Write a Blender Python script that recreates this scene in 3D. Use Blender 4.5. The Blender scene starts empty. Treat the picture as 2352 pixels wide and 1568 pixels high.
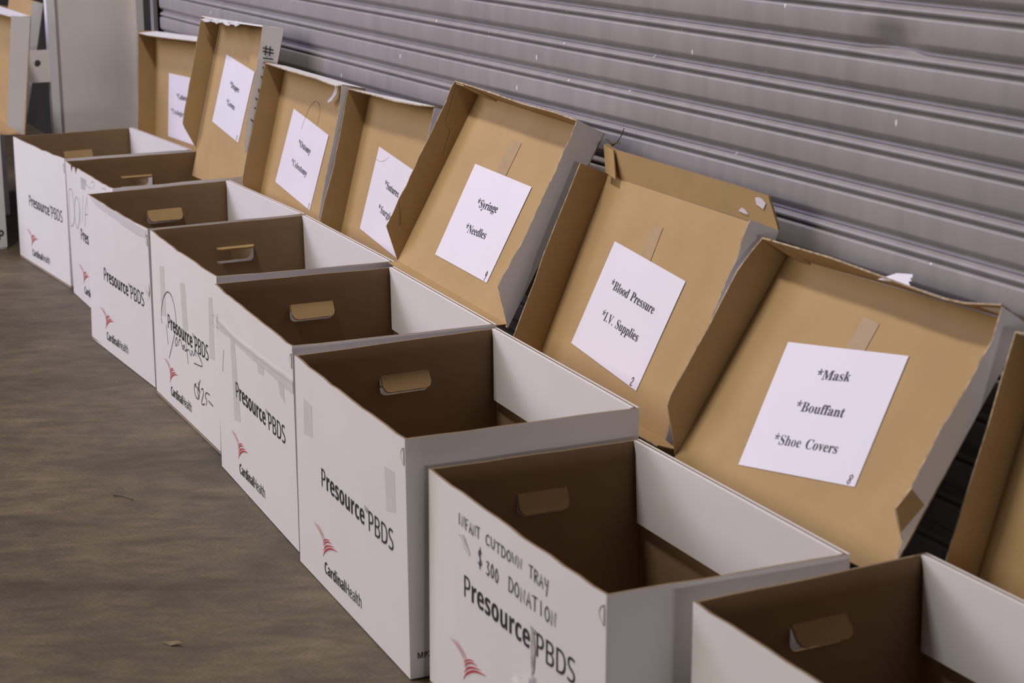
import bpy, math, random
from mathutils import Vector, Matrix
from mathutils.geometry import tessellate_polygon, delaunay_2d_cdt

sc = bpy.context.scene
col = sc.collection
random.seed(7)

# ---------------------------------------------------------------- camera
F_PX = 4352.1
cam_d = bpy.data.cameras.new('camera')
cam_d.sensor_width = 36.0
cam_d.lens = F_PX / 2352.0 * 36.0
cam_d.clip_start = 0.05
cam = bpy.data.objects.new('camera', cam_d)
col.objects.link(cam)
CAM = Vector((0.0, 0.0, 1.26747))
yaw, pitch, roll = -1.12313, 0.24707, -0.0025
fwd = Vector((math.sin(yaw) * math.cos(pitch), math.cos(yaw) * math.cos(pitch), -math.sin(pitch)))
rt = Vector((math.cos(yaw), -math.sin(yaw), 0.0))
up = rt.cross(fwd)
rt, up = rt * math.cos(roll) + up * math.sin(roll), up * math.cos(roll) - rt * math.sin(roll)
cam.matrix_world = Matrix(((rt.x, up.x, -fwd.x, CAM.x), (rt.y, up.y, -fwd.y, CAM.y),
                           (rt.z, up.z, -fwd.z, CAM.z), (0, 0, 0, 1)))
cam_d.dof.use_dof = True
cam_d.dof.focus_distance = 3.95
cam_d.dof.aperture_fstop = 7.0
sc.camera = cam

# ---------------------------------------------------------------- light and exposure
sc.view_settings.view_transform = 'Standard'
sc.view_settings.look = 'None'
sc.view_settings.exposure = 0.0
sc.view_settings.gamma = 1.0
sc.view_settings.use_curve_mapping = False

world = bpy.data.worlds.new('world')
sc.world = world
world.use_nodes = True
bg = world.node_tree.nodes['Background']
bg.inputs[0].default_value = (1.0, 0.93, 0.93, 1)
bg.inputs[1].default_value = 0.06


def area(name, loc, target, sx, sy, power, colour):
    l = bpy.data.lights.new(name, 'AREA')
    l.shape = 'RECTANGLE'
    l.size, l.size_y = sx, sy
    l.energy = power
    l.color = colour
    o = bpy.data.objects.new(name, l)
    col.objects.link(o)
    o.location = loc
    o.rotation_euler = (Vector(target) - Vector(loc)).to_track_quat('-Z', 'Y').to_euler()
    return o


# warehouse lamps overhead, the bright hall in front and to the left, an open bay door at the far left,
# and the lit aisle that runs on along the wall to the right
area('ceiling_lamp_light', (-3.7, -0.2, 5.2), (-3.3, 1.2, 0.3), 1.2, 0.40, 165, (1.0, 0.95, 0.91))
area('hall_light', (-6.4, -6.5, 3.6), (-3.2, 1.5, 0.4), 8.0, 3.5, 405, (1.0, 0.925, 0.855))
area('bay_door_light', (-8.0, -2.0, 3.8), (-6.2, 1.0, 0.0), 2.0, 2.0, 180, (0.62, 0.62, 1.0))
area('aisle_light', (8.0, 0.9, 0.62), (-3.0, 1.5, 0.55), 1.6, 0.5, 105, (0.97, 0.94, 1.0))

# ---------------------------------------------------------------- materials


def mat(name, base, rough=0.6, noise=0.0, nscale=20.0, bump=0.0, bscale=80.0, metallic=0.0, spec=0.4, stretch=None):
    m = bpy.data.materials.new(name)
    m.use_nodes = True
    nt = m.node_tree
    b = nt.nodes['Principled BSDF']
    b.inputs['Base Color'].default_value = (*base, 1)
    b.inputs['Roughness'].default_value = rough
    b.inputs['Metallic'].default_value = metallic
    b.inputs['Specular IOR Level'].default_value = spec
    tc = nt.nodes.new('ShaderNodeTexCoord')
    src = tc.outputs['Object']
    if stretch:
        mp = nt.nodes.new('ShaderNodeMapping')
        mp.inputs['Scale'].default_value = stretch
        nt.links.new(src, mp.inputs[0])
        src = mp.outputs[0]
    if noise:
        n = nt.nodes.new('ShaderNodeTexNoise')
        n.inputs['Scale'].default_value = nscale
        n.inputs['Detail'].default_value = 5
        nt.links.new(src, n.inputs['Vector'])
        r = nt.nodes.new('ShaderNodeMapRange')
        r.inputs['From Min'].default_value = 0.3
        r.inputs['From Max'].default_value = 0.7
        r.inputs['To Min'].default_value = 1 - noise
        r.inputs['To Max'].default_value = 1 + noise
        nt.links.new(n.outputs['Fac'], r.inputs['Value'])
        mx = nt.nodes.new('ShaderNodeMix')
        mx.data_type = 'RGBA'
        mx.blend_type = 'MULTIPLY'
        mx.inputs['Factor'].default_value = 1
        mx.inputs[6].default_value = (*base, 1)
        nt.links.new(r.outputs[0], mx.inputs[7])
        nt.links.new(mx.outputs[2], b.inputs['Base Color'])
    if bump:
        n2 = nt.nodes.new('ShaderNodeTexNoise')
        n2.inputs['Scale'].default_value = bscale
        n2.inputs['Detail'].default_value = 3
        nt.links.new(src, n2.inputs['Vector'])
        bp = nt.nodes.new('ShaderNodeBump')
        bp.inputs['Strength'].default_value = bump
        bp.inputs['Distance'].default_value = 0.002
        nt.links.new(n2.outputs['Fac'], bp.inputs['Height'])
        nt.links.new(bp.outputs[0], b.inputs['Normal'])
    return m


M = {}
M['white'] = mat('white_board', (0.715, 0.682, 0.668), 0.55, 0.015, 6, 0.12, 25)
M['kraft'] = mat('kraft_board', (0.405, 0.268, 0.124), 0.75, 0.05, 9, 0.15, 60, spec=0.2)
M['brown'] = mat('shaded_kraft_board', (0.245, 0.160, 0.088), 0.8, 0.05, 9, 0.15, 60, spec=0.15)  # kraft board darkened: shade of the carton interiors put into its colour
M['edge'] = mat('board_edge', (0.25, 0.175, 0.105), 0.85, 0.2, 220, spec=0.1)
M['rag'] = mat('ragged_edge', (0.36, 0.28, 0.19), 0.85, 0.45, 90, spec=0.1)
M['paper'] = mat('paper', (0.70, 0.655, 0.725), 0.5, 0.012, 8, 0.08, 14)
M['ink'] = mat('black_ink', (0.018, 0.017, 0.018), 0.5)
M['pen'] = mat('pen_ink', (0.035, 0.033, 0.040), 0.5)
M['maroon'] = mat('maroon_pen_ink', (0.07, 0.012, 0.022), 0.5)
M['red'] = mat('red_ink', (0.50, 0.035, 0.045), 0.5)
M['pale_red'] = mat('pale_red_ink', (0.58, 0.20, 0.19), 0.5)
M['pale_pen'] = mat('faint_pen_ink', (0.34, 0.33, 0.36), 0.5)
M['tape'] = mat('clear_tape', (0.635, 0.612, 0.592), 0.3, 0.03, 30, 0.2, 40)
M['kraft_tape'] = mat('tape_on_kraft', (0.35, 0.232, 0.105), 0.5, 0.06, 30, 0.2, 40)
M['torn'] = mat('torn_ply', (0.40, 0.36, 0.335), 0.9, 0.3, 60, 0.4, 120)
M['cream'] = mat('cream_paint', (0.80, 0.74, 0.69), 0.5, 0.04, 5, 0.1, 40)
M['dark'] = mat('shaded_recess_paint', (0.045, 0.042, 0.042), 0.6, 0.2, 8)  # shade of the shutter channel's recess put into the steel's colour
M['shaded_wall'] = mat('shaded_wall', (0.018, 0.016, 0.014), 0.8, 0.25, 3)  # shade between the steel frames put into this near-black wall colour
M['hall_wall'] = mat('hall_wall', (0.35, 0.33, 0.31), 0.8, 0.08, 3)
M['twig'] = mat('dry_stem', (0.16, 0.12, 0.055), 0.8, 0.3, 60)

# ---------------------------------------------------------------- helpers


def tag(o, label=None, cat=None, group=None, kind=None):
    for k, v in (('label', label), ('category', cat), ('group', group), ('kind', kind)):
        if v:
            o[k] = v
    return o


def empty(name, loc):
    o = bpy.data.objects.new(name, None)
    o.empty_display_size = 0.1
    col.objects.link(o)
    o.location = loc
    return o


def link(name, me, parent=None, smooth=False):
    """mesh given in world coordinates; parented parts are stored relative to their thing"""
    o = bpy.data.objects.new(name, me)
    col.objects.link(o)
    if parent is not None:
        o.parent = parent
        off = Vector((0, 0, 0))
        p = parent
        while p is not None:
            off += p.location
            p = p.parent
        for v in me.vertices:
            v.co -= off
    if smooth:
        for p in me.polygons:
            p.use_smooth = True
    return o


class MB:
    def __init__(s):
        s.v, s.f, s.m = [], [], []

    def add(s, verts, faces, mi=0):
        k = len(s.v)
        s.v += [Vector(p) for p in verts]
        for f in faces:
            s.f.append([k + i for i in f])
            s.m.append(mi)

    def build(s, name, mats, parent=None, smooth=False):
        me = bpy.data.meshes.new(name)
        me.from_pydata([tuple(p) for p in s.v], [], s.f)
        for m in mats:
            me.materials.append(m)
        for p, mi in zip(me.polygons, s.m):
            p.material_index = mi
        me.update()
        return link(name, me, parent, smooth)

    def slab(s, loops, fmap, off, mi=(0, 1, 2)):
        """solid sheet: 2-D outline (+ holes) taken through fmap, thickened by vector off.
        mi = material of the fmap side, of the far side and of the cut edge"""
        l3 = [[Vector((p[0], p[1], 0)) for p in l] for l in loops]
        flat = [p for l in loops for p in l]
        tris = tessellate_polygon(l3)
        top = [Vector(fmap(*p)) for p in flat]
        n = len(top)
        bot = [p + Vector(off) for p in top]
        k = len(s.v)
        s.v += top + bot
        for t in tris:
            a, b, c = top[t[0]], top[t[1]], top[t[2]]
            nn = (b - a).cross(c - a)
            t = list(t) if nn.dot(Vector(off)) < 0 else list(t)[::-1]
            s.f.append([k + i for i in t]); s.m.append(mi[0])
            s.f.append([k + n + i for i in t[::-1]]); s.m.append(mi[1])
        i0 = 0
        for l in loops:
            m = len(l)
            for i in range(m):
                a, b = k + i0 + i, k + i0 + (i + 1) % m
                s.f.append([a, b, b + n, a + n]); s.m.append(mi[2])
            i0 += m

    def sheet(s, loops, fmap, off, mi=(0, 1, 2), step=0.03, rim=None):
        """like slab, but with inner points so that a twisted or curved surface is followed"""
        pts, edges, first = [], [], 0
        for l in loops:
            m = len(l)
            pts += [Vector((p[0], p[1])) for p in l]
            edges += [(first + i, first + (i + 1) % m) for i in range(m)]
            first += m

        def inside(l, x, y):
            c = False
            for i in range(len(l)):
                (x1, y1), (x2, y2) = l[i], l[i - 1]
                if (y1 > y) != (y2 > y) and x < (x2 - x1) * (y - y1) / (y2 - y1) + x1:
                    c = not c
            return c
        xs_ = [p[0] for p in loops[0]]; ys_ = [p[1] for p in loops[0]]
        x = min(xs_) + step * .5
        while x < max(xs_):
            y = min(ys_) + step * .5
            while y < max(ys_):
                if inside(loops[0], x, y) and not any(inside(l, x, y) for l in loops[1:]):
                    pts.append(Vector((x, y)))
                y += step
            x += step
        V, E, Fc, *_ = delaunay_2d_cdt(pts, edges, [], 1, 1e-6)
        top = [Vector(fmap(p.x, p.y)) for p in V]
        n = len(top)
        k = len(s.v)
        s.v += top + [p + Vector(off) for p in top]
        cnt = {}
        for t in Fc:
            cx_ = sum(V[i].x for i in t) / len(t); cy_ = sum(V[i].y for i in t) / len(t)
            if not inside(loops[0], cx_, cy_) or any(inside(l, cx_, cy_) for l in loops[1:]):
                continue
            a, b, c = top[t[0]], top[t[1]], top[t[2]]
            nn = (b - a).cross(c - a)
            t = list(t) if nn.dot(Vector(off)) < 0 else list(t)[::-1]
            s.f.append([k + i for i in t]); s.m.append(mi[0])
            s.f.append([k + n + i for i in t[::-1]]); s.m.append(mi[1])
            for i in range(len(t)):
                e = (t[i], t[(i + 1) % len(t)])
                cnt[tuple(sorted(e))] = cnt.get(tuple(sorted(e)), []) + [e]
        for e, l in cnt.items():
            if len(l) == 1:
                i, j = l[0]
                s.f.append([k + j, k + i, k + n + i, k + n + j])
                s.m.append(rim((V[i].x + V[j].x) / 2, (V[i].y + V[j].y) / 2) if rim else mi[2])

    def strip(s, a, b, off, mi=(0, 1, 2)):
        """solid ruled sheet between two polylines of equal length"""
        n = len(a)
        off = Vector(off)
        k = len(s.v)
        A = [Vector(p) for p in a]; B = [Vector(p) for p in b]
        s.v += A + B + [p + off for p in A] + [p + off for p in B]
        for i in range(n - 1):
            q = [k + i, k + i + 1, k + n + i + 1, k + n + i]
            nn = (A[i + 1] - A[i]).cross(B[i] - A[i])
            if nn.dot(off) > 0:
                q = q[::-1]
            s.f.append(q); s.m.append(mi[0])
            s.f.append([j + 2 * n for j in q[::-1]]); s.m.append(mi[1])
            for (x, y) in ((k + i, k + i + 1), (k + n + i, k + n + i + 1)):
                s.f.append([x, y, y + 2 * n, x + 2 * n]); s.m.append(mi[2])
        for i in (0, n - 1):
            s.f.append([k + i, k + n + i, k + 3 * n + i, k + 2 * n + i]); s.m.append(mi[2])

    def box(s, a, b, mi=0):
        x0, y0, z0 = a; x1, y1, z1 = b
        s.add([(x0, y0, z0), (x1, y0, z0), (x1, y1, z0), (x0, y1, z0), (x0, y0, z1), (x1, y0, z1), (x1, y1, z1), (x0, y1, z1)],
              [(3, 2, 1, 0), (4, 5, 6, 7), (0, 1, 5, 4), (1, 2, 6, 5), (2, 3, 7, 6), (3, 0, 4, 7)], mi)


def smooth_line(pts, n=4):
    if len(pts) < 3:
        return [Vector((p[0], p[1])) for p in pts]
    P = [Vector((p[0], p[1])) for p in pts]
    P = [P[0] * 2 - P[1]] + P + [P[-1] * 2 - P[-2]]
    out = []
    for i in range(1, len(P) - 2):
        for j in range(n):
            t = j / n
            a, b, c, d = P[i - 1], P[i], P[i + 1], P[i + 2]
            out.append(0.5 * ((2 * b) + (c - a) * t + (2 * a - 5 * b + 4 * c - d) * t * t + (3 * b - a - 3 * c + d) * t ** 3))
    out.append(P[-2])
    return out


def ribbon(mb, pts, w, fmap, mi=0, taper=None, curved=True):
    """pen stroke: a flat ribbon of width w along the 2-D polyline"""
    L = smooth_line(pts) if curved else [Vector(p) for p in pts]
    n = len(L)
    vs = []
    for i, p in enumerate(L):
        d = (L[min(i + 1, n - 1)] - L[max(i - 1, 0)])
        if d.length < 1e-9:
            d = Vector((1, 0))
        d.normalize()
        ww = w * (taper(i / (n - 1)) if taper else 1.0) * 0.5
        q = Vector((-d.y, d.x)) * ww
        if i == 0: p = p - d * ww * 0.6
        if i == n - 1: p = p + d * ww * 0.6
        vs += [fmap(*(p + q)), fmap(*(p - q))]
    mb.add(vs, [(2 * i, 2 * i + 1, 2 * i + 3, 2 * i + 2) for i in range(n - 1)], mi)


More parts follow.
